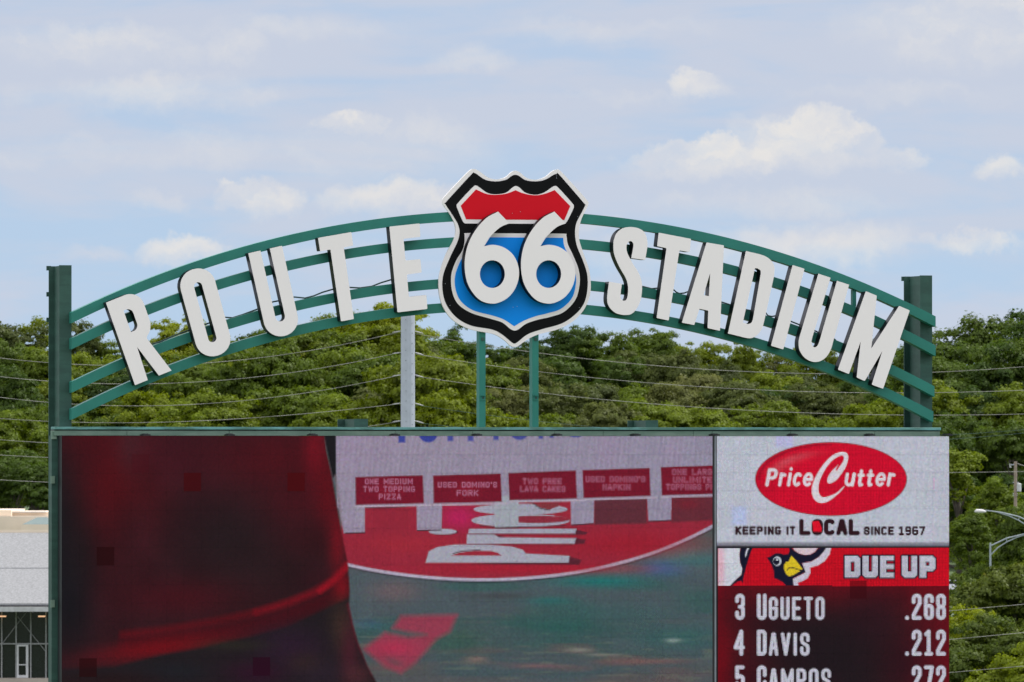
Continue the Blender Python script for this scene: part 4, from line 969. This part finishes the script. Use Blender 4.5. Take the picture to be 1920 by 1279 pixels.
for key, (n_, kw) in {'round': (3, dict(wide=.62, n_lobes=16)), 'tall': (3, dict(wide=.46, n_lobes=15, spiky=True)), 'broad': (2, dict(wide=.8, n_lobes=20))}.items():
    for i in range(n_):
        PROTO[(key, i)] = tree_proto(100 + i * 7 + len(PROTO), key, **kw); tris += PROTO[(key, i)][2] * 2
for i in range(2): PROTO[('near', i)] = tree_proto(300 + i, 'near', wide=.95, n_lobes=30, leaf=.017, dens=1.0); tris += PROTO[('near', i)][2] * 2
PROTO[('cone', 0)] = tree_proto(400, 'cone', wide=.50, n_lobes=22, leaf=.016, spiky=True); tris += PROTO[('cone', 0)][2] * 2
print('leaf triangles in prototypes', tris)
crown_cache = {}
def crown_mesh(pk, mat):
    k = (pk, mat)
    if k not in crown_cache:
        me = PROTO[pk][0].copy(); me.materials.clear(); me.materials.append(M_leaf[mat]); crown_cache[k] = me
    return crown_cache[k]
anchors = [(-60, 'past the left edge'), (20, 'at the left edge of the view'), (75, 'just left of the left column'), (155, 'between left column and letter R'), (245, 'behind the letter R'), (320, 'between letters R and O'), (390, 'behind the letter O of ROUTE'), (450, 'between O and U'), (515, 'below the letter U of ROUTE'), (580, 'between U and T'), (645, 'below the letter T of ROUTE'), (705, 'just left of the galvanised pole'), (765, 'behind the galvanised pole'), (815, 'right of the galvanised pole'), (870, 'left of the two shield posts'), (955, 'between the two shield posts'), (1035, 'just right of the two shield posts'), (1105, 'left of the letter S'), (1175, 'below the letter S'), (1245, 'below the letter T of STADIUM'), (1320, 'below the letter A'), (1390, 'below the letter D'), (1455, 'below the letter I'), (1525, 'below the letter U of STADIUM'), (1590, 'between U and M'), (1650, 'below the letter M'), (1720, 'behind the right column'), (1775, 'just right of the right column'), (1830, 'above the curved street lamp'), (1885, 'behind the utility pole'), (1950, 'at the right edge of the view')]
def anchor(px): return min(anchors, key=lambda a: abs(a[0] - px))
MATNAME = {'green': 'mid green', 'dark': 'dark green', 'olive': 'olive', 'yellow': 'yellow green', 'russet': 'green and russet'}
KIND = {'round': 'rounded', 'tall': 'narrow upright', 'broad': 'spreading', 'near': 'bushy', 'cone': 'tapering'}
forest = []
def add_tree(px, top, depth, shape, mat, row, scale_w=1.0, gz=None):
    g = ground_z(depth) if gz is None else gz
    P = at_depth(px, 860, depth); zt = at_depth(px, top, depth).z
    h = (zt - g) / .985
    forest.append(dict(px=px, x=P.x, y=P.y, z=g, h=h, shape=shape, mat=mat, row=row, w=scale_w))
def curve(pts, x): return float(np.interp(x, [p[0] for p in pts], [p[1] for p in pts]))
ridge = [(-80, 612), (0, 610), (60, 604), (100, 612), (150, 606), (180, 622), (225, 652), (270, 640), (300, 604), (345, 600), (380, 618), (420, 628), (470, 618), (540, 620), (590, 598), (625, 572), (650, 592), (700, 574), (735, 582), (760, 618), (800, 652), (830, 604), (870, 602), (900, 640), (1000, 650), (1040, 616), (1080, 610), (1100, 634), (1130, 628), (1175, 632), (1225, 622), (1265, 634), (1300, 640), (1340, 634), (1370, 637), (1400, 652), (1450, 648), (1500, 654), (1550, 668), (1600, 655), (1650, 648), (1700, 640), (1745, 655), (1765, 650), (1800, 634), (1840, 604), (1880, 592), (1920, 588), (1990, 585)]
rr = random.Random(5)
def row(x0, x1, dx, base, jit, depth, dj, shapes, mats, name, wj=(.85, 1.15)):
    x = x0
    while x < x1:
        top = (curve(ridge, x) if base is None else curve(base, x)) + rr.uniform(*jit)
        add_tree(x + rr.uniform(-6, 6), top, depth + rr.uniform(-dj, dj), rr.choice(shapes), rr.choice(mats), name, rr.uniform(*wj))
        x += dx * rr.uniform(.8, 1.2)
shp = [('round', 0), ('round', 1), ('round', 2), ('tall', 0), ('tall', 1), ('tall', 2)]
row(-60, 440, 62, None, (-3, 12), 1285, 12, shp, ['green', 'green', 'yellow', 'olive'], 'on the skyline')
row(455, 800, 52, None, (0, 18), 1240, 12, shp, ['green', 'yellow', 'green'], 'on the skyline', (.9, 1.2))
row(812, 1100, 50, None, (0, 14), 1300, 12, shp, ['dark', 'dark', 'green'], 'on the skyline')
row(1100, 1720, 44, None, (-4, 18), 1310, 14, shp, ['green', 'olive', 'green', 'yellow'], 'on the skyline', (.75, 1.0))
row(1735, 1990, 55, None, (0, 10), 1120, 14, shp + [('broad', 0)], ['dark', 'green', 'dark', 'olive'], 'on the skyline', (1., 1.25))
sec = [(0, 655), (150, 670), (280, 668), (420, 665), (560, 640), (700, 632), (740, 640), (820, 680), (900, 690), (1050, 672), (1250, 668), (1450, 690), (1700, 690), (1800, 690), (1850, 660), (1920, 650)]
row(-60, 440, 72, sec, (-8, 16), 1200, 12, shp, ['green', 'olive', 'dark', 'green'], 'in the second row')
row(440, 760, 66, sec, (-14, 14), 1160, 12, shp[:3] + [('broad', 0)], ['yellow', 'green', 'yellow'], 'in the second row')
row(770, 1740, 72, sec, (-8, 18), 1215, 12, shp, ['green', 'olive', 'dark', 'olive'], 'in the second row', (.8, 1.05))
row(1750, 1990, 66, sec, (-8, 18), 1080, 10, shp, ['green', 'dark', 'green'], 'in the second row')
thd = [(0, 700), (150, 715), (300, 700), (500, 672), (700, 662), (760, 690), (880, 735), (1000, 735), (1100, 712), (1300, 715), (1500, 728), (1700, 725), (1920, 720)]
row(-60, 430, 80, thd, (-12, 20), 1130, 10, [('round', 0), ('round', 1), ('broad', 0), ('broad', 1)], ['green', 'dark', 'yellow', 'green'], 'in the third row')
row(430, 860, 76, thd, (-10, 20), 1090, 10, [('round', 1), ('round', 2), ('broad', 0), ('broad', 1)], ['green', 'yellow', 'green'], 'in the third row')
row(870, 1740, 80, thd, (-10, 22), 1135, 10, [('round', 0), ('round', 2), ('broad', 1)], ['olive', 'olive', 'green', 'dark'], 'in the third row')
row(1750, 1990, 70, thd, (-10, 22), 1050, 8, [('round', 0), ('round', 1), ('tall', 1)], ['green', 'green', 'dark'], 'in the third row')
fth = [(0, 775), (200, 760), (400, 745), (560, 740), (700, 740), (800, 700), (860, 742), (940, 790), (1100, 770), (1300, 765), (1500, 775), (1720, 770), (1920, 790)]
row(-60, 700, 84, fth, (-14, 18), 1050, 8, [('round', 0), ('broad', 0), ('broad', 1)], ['green', 'dark', 'green', 'yellow'], 'in the lowest row')
row(780, 1740, 84, fth, (-12, 20), 1060, 8, [('round', 1), ('broad', 0), ('broad', 1)], ['green', 'olive', 'yellow', 'green'], 'in the lowest row')
row(1755, 1990, 74, fth, (-10, 22), 1010, 6, [('round', 0), ('round', 1), ('broad', 1)], ['green', 'dark', 'dark'], 'in the lowest row')
# individually placed
add_tree(818, 676, 1020, ('broad', 0), 'yellow', 'nearest', .95)
add_tree(850, 742, 1000, ('round', 1), 'yellow', 'nearest', .9)
add_tree(20, 850, 1000, ('broad', 1), 'dark', 'nearest'); add_tree(70, 870, 990, ('round', 2), 'dark', 'nearest'); add_tree(-35, 860, 990, ('round', 0), 'dark', 'nearest')
add_tree(1798, 850, 985, ('tall', 1), 'green', 'nearest', 1.3); add_tree(1950, 880, 985, ('round', 2), 'dark', 'nearest', 1.2); add_tree(1905, 890, 980, ('round', 1), 'dark', 'nearest', 1.1)
# trees standing free in front
forest_near = [(1868, 902, 800, ('cone', 0), 'green', 1.15), (1822, 960, 790, ('cone', 0), 'green', 1.1), (1925, 965, 780, ('cone', 0), 'green', 1.3), (1898, 958, 660, ('round', 1), 'green', .8)]
for px, top, dep, shape, mat, w_ in forest_near: add_tree(px, top, dep, shape, mat, 'standing free in front', w_, 0)
for px, top, dep, mat, w_ in ((1830, 1092, 420, 'russet', 1.0), (1915, 1070, 400, 'russet', 1.0), (1790, 1150, 385, 'yellow', .8), (1990, 1080, 410, 'russet', 1.0), (1865, 1165, 360, 'russet', 1.0), (1935, 1190, 350, 'green', .9)):
    add_tree(px, top, dep, ('near', rr.randint(0, 1)), mat, 'among the near bushes at lower right', w_, 0)

groups = {}
for tr in forest:
    tr['an'] = anchor(tr['px'])[1] if tr['row'] not in ('among the near bushes at lower right',) else ''
    groups.setdefault((tr['row'], tr['an'], tr['mat'], tr['shape'][0]), []).append(tr)
ordn = {1: [''], 2: ['left', 'right'], 3: ['left', 'middle', 'right']}
for k, g in groups.items():
    g.sort(key=lambda t_: t_['px'])
    n = len(g)
    for i, t_ in enumerate(g):
        pre = '' if n == 1 else (f"{ordn[n][i]} of {n}, " if n <= 3 else f"{['leftmost','second','third','fourth','fifth','sixth','seventh','eighth'][i]} of {n}, ")
        t_['pre'] = pre
for i, tr in enumerate(forest):
    noun = 'tree'
    if tr['an']: lab = f"{tr['pre']}{KIND[tr['shape'][0]]} {MATNAME[tr['mat']]} {noun} {tr['row']}, {tr['an']}"
    else: lab = f"{tr['pre']}{KIND[tr['shape'][0]]} {MATNAME[tr['mat']]} {noun} {tr['row']}"
    if len(lab.split()) > 16: print('LONG', lab); lab = lab.replace('just ', '').replace(' of ROUTE', '').replace('the ', '')
    root = bpy.data.objects.new('broadleaf_tree', None); COL.objects.link(root)
    root.location = (tr['x'], tr['y'], tr['z']); root.rotation_euler = (0, 0, rr.uniform(0, 6.28)); root.scale = (tr['h'] * tr['w'], tr['h'] * tr['w'], tr['h'])
    tag(root, lab, 'tree', 'trees of the wood behind the scoreboard' if tr['shape'][0] != 'near' else 'near trees at the lower right')
    for nm, me in (('crown', crown_mesh(tr['shape'], tr['mat'])), ('trunk', PROTO[tr['shape']][1])):
        c = bpy.data.objects.new(nm, me); COL.objects.link(c); c.parent = root
print('trees', len(forest))

# ------------------------------------------------------------------ galvanised power pole and its lines
DP = 300.0
pl = at_depth(764.8, 700, DP); top = at_depth(764.8, 572, DP); rpole = 13.6 / F * DP
pole = thing('power_pole', (pl.x, pl.y, 0), 'tall grey galvanised faceted steel pole rising behind the header beam', 'power pole')
b = MB(); b.tube([(pl.x, pl.y, 0), (pl.x, pl.y, top.z)], [rpole * 1.09, rpole * .95], 12); sh_pole = b.build('shaft', M_galv, pole)
b = MB().tube([(pl.x, pl.y, top.z + .001), (pl.x, pl.y, top.z + .03)], rpole * 1.0, 12); b.build('cap', M_galv, pole)
for k, py in enumerate(range(600, 800, 19)):
    for s_, o_ in ((-.55, 0), (.42, 6)):
        q = at_depth(764.8 + s_ * 13, py + o_, DP); y_ = pl.y - math.sqrt(max(0, (rpole * .99) ** 2 - (q.x - pl.x) ** 2))
        MB().tube([(q.x, y_ - .03, q.z), (q.x, y_ + .02, q.z)], .010, 6).build('step_bolt', M_dark, pole)
M_ins = base_mat('polymer_insulator', (.40, .40, .38), .5)
for py in (622, 662, 704, 757, 790):
    for s_ in (-1, 1):
        a = at_depth(764.8 + s_ * 13, py - 1, DP); c = at_depth(764.8 + s_ * 29, py + 3.5 * (1 if s_ > 0 else .4), DP)
        m1 = a.lerp(c, .33); m2 = a.lerp(c, .66)
        MB().tube([a, m1, m1.lerp(m2, .5), m2, c], [.012, .022, .02, .022, .012], 6).build('insulator', M_ins, pole)
lines = [
 ([(-30, 668), (0, 671), (84, 679.5), (200, 685.5), (300, 684.5), (460, 675.5), (600, 653), (750, 622.5)], 'highest power line left of the galvanised pole'),
 ([(-30, 703), (0, 706), (84, 714), (200, 719.5), (320, 719), (460, 709.5), (600, 690), (750, 661)], 'second highest power line left of the galvanised pole'),
 ([(-30, 741), (0, 745), (84, 753.5), (200, 760.5), (290, 761), (460, 751.5), (600, 732), (750, 703.5)], 'third highest power line left of the galvanised pole'),
 ([(-30, 782), (0, 785), (84, 790), (200, 793), (300, 791.5), (460, 784.5), (600, 773.5), (750, 757)], 'fourth power line down left of the galvanised pole'),
 ([(-30, 822), (0, 825), (84, 829.5), (300, 834), (500, 822), (690, 800), (750, 790)], 'fifth power line, just above the beam left of the galvanised pole'),
 ([(-30, 851), (0, 853.5), (84, 858), (300, 862), (700, 845)], 'power line above the building, second from the bottom at the left edge'),
 ([(-30, 898), (0, 900), (84, 904), (300, 908), (700, 890)], 'lowest power line above the building at the left edge'),
 ([(780, 626), (900, 646), (1040, 665), (1130, 677), (1248, 687.5), (1436, 698.3), (1560, 700.5), (1700, 700), (1755, 698), (1940, 686)], 'highest power line right of the galvanised pole'),
 ([(780, 664), (880, 680), (1040, 700), (1248, 721), (1436, 731.5), (1600, 736.5), (1755, 736), (1940, 731)], 'second highest power line right of the galvanised pole'),
 ([(780, 706), (880, 720), (1040, 738.5), (1248, 761), (1436, 770.8), (1600, 776.5), (1755, 778.5), (1940, 776)], 'third highest power line right of the galvanised pole'),
 ([(780, 760), (910, 777.5), (990, 787), (1060, 795), (1300, 815), (1600, 822), (1765, 814), (1850, 811), (1940, 805)], 'thin greenish line crossing just above the right screen corner'),
 ([(780, 793), (1100, 820), (1500, 835), (1770, 823), (1850, 818), (1940, 811)], 'thin greenish line passing at the right screen corner, lower of two'),
 ([(1500, 889), (1770, 886.5), (1850, 885.5), (1900, 884), (1940, 884.5)], 'power line crossing behind the utility pole'),
 ([(1500, 1170), (1700, 1152), (1780, 1146), (1850, 1140), (1940, 1131)], 'upper of three lines across the near trees at lower right'),
 ([(1500, 1222), (1700, 1206), (1780, 1199.5), (1850, 1193), (1940, 1184)], 'middle of three lines across the near trees at lower right'),
 ([(1500, 1284), (1700, 1268), (1780, 1261), (1850, 1255.5), (1940, 1247)], 'lowest of three lines across the near trees at lower right')]
for i, (pts, lab) in enumerate(lines):
    P = np.array(pts, float); xs = np.linspace(P[0, 0], P[-1, 0], 60)
    co = np.polyfit(P[:, 0] / 1000, P[:, 1], 3 if len(P) > 5 else 2); ys_ = np.polyval(co, xs / 1000)
    thin = i in (10, 11); dep = 300 if i < 13 else 250
    if i == 12: dep = 640
    Q = [at_depth(x, y, dep) for x, y in zip(xs, ys_)]
    rad = .0095 * dep / 300 * (.72 if thin else 1)
    o = MB().tube(Q, rad, 5).build('power_line', M_cable if thin else M_wire)
    tag(o, lab, 'power line', 'power lines')

# ------------------------------------------------------------------ wooden utility pole with transformer
DU = 700.0
def U_(px, py, d=DU): return at_depth(px, py, d)
M_wood = base_mat('weathered_wood', (.24, .19, .15), .9, var=.2, scale=3)
M_tank = base_mat('pale_grey_tank', (.45, .46, .46), .5)
q = U_(1904, 900); up_ = thing('utility_pole', (q.x, q.y, 0), 'weathered wooden utility pole carrying a grey transformer above the street lamps', 'utility pole')
zt = U_(1903, 865).z; MB().tube([(q.x, q.y, 0), (q.x, q.y, zt)], [.17, .125], 10).build('shaft', M_wood, up_)
c = U_(1910.3, 914)
b = MB().tube([(c.x, c.y, U_(0, 921.5).z), (c.x, c.y, U_(0, 907.5).z), (c.x, c.y, U_(0, 906.4).z)], [.20, .20, .14], 14); tk = b.build('transformer', M_tank, up_)
MB().tube([(c.x - .03, c.y, U_(0, 906.4).z), (c.x - .03, c.y, U_(0, 903.8).z)], .04, 6).build('bushing', M_ins, tk)
MB().tube([U_(1893, 872), U_(1904, 871)], .035, 6).build('crossarm', M_galv, up_)
MB().tube([U_(1894.5, 869.5), U_(1893.6, 873), U_(1895, 877)], [.10, .06, .08], 8).build('insulator', M_ins, up_)
MB().tube([U_(1905, 868.5), U_(1912, 871), U_(1922, 874)], .025, 6).build('stay_wire', M_wire, up_)
for py in (905, 926, 929): MB().tube([U_(1899, py), U_(1908, py)], .035, 6).build('bracket', M_galv, up_)

# ------------------------------------------------------------------ street lamps
M_lampsteel = base_mat('street_lamp_steel', (.30, .34, .36), .5, metal=.3)
M_head = base_mat('lamp_head_grey', (.62, .60, .60), .5)
DL = 560.0
def lamp(pxp, ptop, sgn, label, yo):
    """curved twin-tube arm; sgn -1: arm reaches left"""
    L = lambda px, py: at_depth(px, py, DL)
    base = L(pxp, 1000); t = thing('street_lamp', (base.x, base.y, 0), label, 'street lamp', 'street lamps')
    MB().tube([(base.x, base.y, 0), (base.x, base.y, L(pxp, ptop).z)], [.11, .062], 10).build('pole', M_lampsteel, t)
    up = [(2, 5), (30.5, -8.6), (63, -16.5), (90, -20.0), (112, -20.5)] ; lo = [(2, 21.7), (14, 9), (31.5, -2), (50, -10.5), (72, -17)]
    f = lambda P: [L(pxp + sgn * a, ptop + b_) for a, b_ in P]
    MB().tube(f(up), [.05, .045, .04, .035, .035], 7).build('upper_arm', M_lampsteel, t)
    MB().tube(f(lo), [.045, .042, .04, .036, .03], 7).build('lower_arm', M_lampsteel, t)
    MB().tube(f([(30, -8.5), (31, -2)]), .03, 6).build('strut', M_lampsteel, t)
    h = [(92, -20.5), (97, -21), (104, -21.6), (110, -21.6), (113.5, -20)]
    MB().tube(f([(a, b_ + 2.4) for a, b_ in h]), [.05, .11, .13, .12, .04], 10).build('luminaire', M_head, t)
lamp(1941, 977.5, -1, 'street lamp with its arm and pale luminaire reaching in from the right edge', 0)
lamp(1856.8, 1018, 1, 'street lamp whose slim grey pole and rising arm stand among the lower right trees', 0)

# ------------------------------------------------------------------ buildings at the left edge
DB = 572.0
M_cream = base_mat('cream_stucco', (.72, .60, .47), .85, var=.05, scale=.5)
M_roof = base_mat('grey_shingle_roof', (.21, .212, .215), .9, var=.22, scale=7, bump=.4)
M_roofseam = base_mat('roof_seam', (.20, .21, .22), .9)
M_glass = base_mat('dark_glass', (.012, .014, .015), .08, var=.1)
M_mull = base_mat('aluminium_mullion', (.30, .30, .30), .5)
M_doorw = base_mat('pale_door_frame', (.58, .58, .58), .5)
M_skyl = base_mat('green_skylight', (.055, .10, .085), .4)
M_navy = base_mat('navy_fascia', (.012, .015, .035), .6)
M_can = base_mat('canopy_edge', (.42, .42, .42), .6)
Bp = lambda px, py, d=DB: at_depth(px, py, d)
hx, hy = RIGHT, FH
def wall(px0, px1, py0, py1, d0, d1):
    """box facing the camera, between photo columns/rows, from depth d0 to d1"""
    a = Bp(px0, py1, d0); c = Bp(px1, py1, d0); zt = Bp(px0, py0, d0).z
    zb = a.z
    w_ = (c - a).length / 2; ctr = (a + c) / 2 + hy * (d1 - d0) / 2; ctr.z = (zt + zb) / 2
    return MB().obox(ctr, hx * w_, hy * ((d1 - d0) / 2), Vector((0, 0, (zt - zb) / 2)))
q = Bp(-40, 1275); shop = thing('shop_building', (q.x, q.y, 0), 'low building with a wide grey roof and dark glazed entrance at the lower left', 'building')
wall(-260, 250, 1146, 1283, DB + 2.2, DB + 14).build('wall', M_glass, shop)
# sloping roof
e0, e1 = Bp(-280, 1131.5, DB - .6), Bp(270, 1131.5, DB - .6); r0, r1 = Bp(-280, 999, DB + 14), Bp(270, 999, DB + 14)
b = MB(); b.v = [tuple(e0), tuple(e1), tuple(r1), tuple(r0), tuple(e0 - Vector((0, 0, .12))), tuple(e1 - Vector((0, 0, .12))), tuple(r1 + hy * 1 - Vector((0, 0, 4.5))), tuple(r0 + hy * 1 - Vector((0, 0, 4.5)))]
b.f = [(0, 1, 2, 3), (4, 7, 6, 5), (0, 4, 5, 1), (1, 5, 6, 2), (2, 6, 7, 3), (3, 7, 4, 0)]; rf = b.build('roof', M_roof, shop)
s0 = e0.lerp(r0, .49); s1_ = e1.lerp(r1, .49); MB().tube([s0 + Vector((0, 0, .02)), s1_ + Vector((0, 0, .02))], .022, 4).build('seam', M_roofseam, rf)
wall(-280, 270, 995, 998.6, DB + 14.05, DB + 14.6).build('ridge_trim', M_cream, shop)
wall(-280, 270, 1131.6, 1136.4, DB - .58, DB + .2).build('fascia', M_navy, shop)
wall(-282, 272, 1138, 1147, DB - 1.0, DB + 2).build('canopy', M_can, shop)
gp = DB + 2.0
for px in (3, 30, 57.5, 86, 113, -25, -52): wall(px - 1.1, px + 1.1, 1147.2, 1272, gp - .15, gp + .15).build('mullion', M_mull, shop)
for a, c in ((-52, -25), (-25, 3), (3, 30), (30, 57.5), (57.5, 86), (86, 113)): wall(a + 1.2, c - 1.2, 1206, 1208.4, gp - .12, gp + .12).build('transom', M_mull, shop)
dr = None
b = wall(31.5, 34.8, 1209, 1271, gp - .2, gp + .1); b2 = wall(48.5, 53, 1209, 1271, gp - .2, gp + .1); b3 = wall(34.9, 48.4, 1209, 1212, gp - .2, gp + .1); b4 = wall(34.9, 48.4, 1266, 1271, gp - .2, gp + .1); b5 = wall(34.9, 48.4, 1245.5, 1247.5, gp - .2, gp + .1)
m = MB()
for bb in (b, b2, b3, b4, b5):
    o_ = len(m.v); m.v += bb.v; m.f += [tuple(i + o_ for i in f_) for f_ in bb.f]
door = m.build('door', M_doorw, shop)
wall(44.5, 46, 1237, 1243, gp - .3, gp - .22).build('handle', M_dark, door)
MB().tube([Bp(4, 1207, DB + 2.1), Bp(48, 1150, DB + 2.1)], .03, 5).build('brace', M_mull, shop); MB().tube([Bp(33, 1156, DB + 2.1), Bp(86, 1222, DB + 2.1)], .03, 5).build('brace', M_mull, shop)
M_lampglow = bpy.data.materials.new('entrance_light'); M_lampglow.use_nodes = True; pb = M_lampglow.node_tree.nodes['Principled BSDF']; pb.inputs['Emission Color'].default_value = (1, .55, .3, 1); pb.inputs['Emission Strength'].default_value = .55; pb.inputs['Base Color'].default_value = (.6, .5, .4, 1)
for px in (4.5, 78): wall(px - 6.5, px + 6.5, 1154.6, 1157, gp - .5, gp - .18).build('ceiling_light', M_lampglow, shop)
wall(-260, 250, 1272, 1290, gp - 1.2, gp + .6).build('plinth', M_conc, shop)
q = Bp(40, 1000, 640); rear = thing('rear_building', (q.x, q.y, 0), 'cream flat roofed building with a green hipped skylight behind the grey roof', 'building')
wall(-260, 250, 968, 1300, 632, 650).build('wall', M_cream, rear)
wall(-260, 21, 956.5, 967.7, 633, 651).build('parapet', M_cream, rear); wall(21.3, 250, 960, 967.7, 634.5, 651).build('parapet', M_cream, rear)
wall(23, 86, 959, 961, 634.2, 634.45).build('coping', M_can, rear)
a, c = Bp(39, 985, 628), Bp(118, 985, 628); wall(39, 118, 983.5, 1002, 626, 631.9).build('skylight_base', M_cream, rear)
t0, t1 = Bp(70, 970, 629), Bp(87, 970, 629); f0, f1 = Bp(41, 983.3, 626.2), Bp(116, 983.3, 626.2); g0, g1 = f0 + hy * 5.6, f1 + hy * 5.6
b = MB(); b.v = [tuple(x) for x in (f0, f1, g1, g0, t0, t1)]; b.f = [(0, 1, 5, 4), (1, 2, 5), (2, 3, 4, 5), (3, 0, 4), (0, 3, 2, 1)]; b.build('skylight', M_skyl, rear)

# ------------------------------------------------------------------ distant car on the road
M_carw = base_mat('white_car_paint', (.75, .76, .78), .3, coat=.5)
DC = 955.0
cp = at_depth(1778, 1090, DC); kx, ky = hx, hy
car = thing('parked_car', (cp.x, cp.y, .03), 'white car mostly hidden behind the right screen edge below the street lamps', 'car')
o3 = Vector((cp.x, cp.y, .03))
b = MB(); prof = [(-2.2, .35), (-2.25, .75), (-1.3, .9), (-.7, 1.38), (.9, 1.42), (1.7, .95), (2.2, .85), (2.25, .35)]
for sgn in (-.85, .85):
    for x_, z_ in prof: b.v.append(tuple(o3 + kx * x_ + ky * (sgn * (1 - .15 * (z_ > 1.1))) + Vector((0, 0, z_))))
n = len(prof); b.f = [tuple(range(n)), tuple(range(2 * n - 1, n - 1, -1))] + [(i, n + i, n + (i + 1) % n, (i + 1) % n) for i in range(n)]
bd = b.build('body', M_carw, car)
b = MB(); wv = [(-1.15, .93), (-.68, 1.3), (.85, 1.33), (1.45, .96)]
for sgn in (-.80, -.86):
    for x_, z_ in wv: b.v.append(tuple(o3 + kx * x_ + ky * sgn + Vector((0, 0, z_))))
b.f = [(0, 1, 2, 3), (7, 6, 5, 4)] + [(i, 4 + i, 4 + (i + 1) % 4, (i + 1) % 4) for i in range(4)]; b.build('window', M_glass, car)
for x_ in (-1.4, 1.4):
    c_o = o3 + kx * x_ - ky * .86 + Vector((0, 0, .33)); MB().tube([c_o, c_o + ky * .22], .33, 14).build('wheel', M_dark, car)
    c_o = o3 + kx * x_ + ky * .64 + Vector((0, 0, .33)); MB().tube([c_o, c_o + ky * .22], .33, 14).build('wheel', M_dark, car)
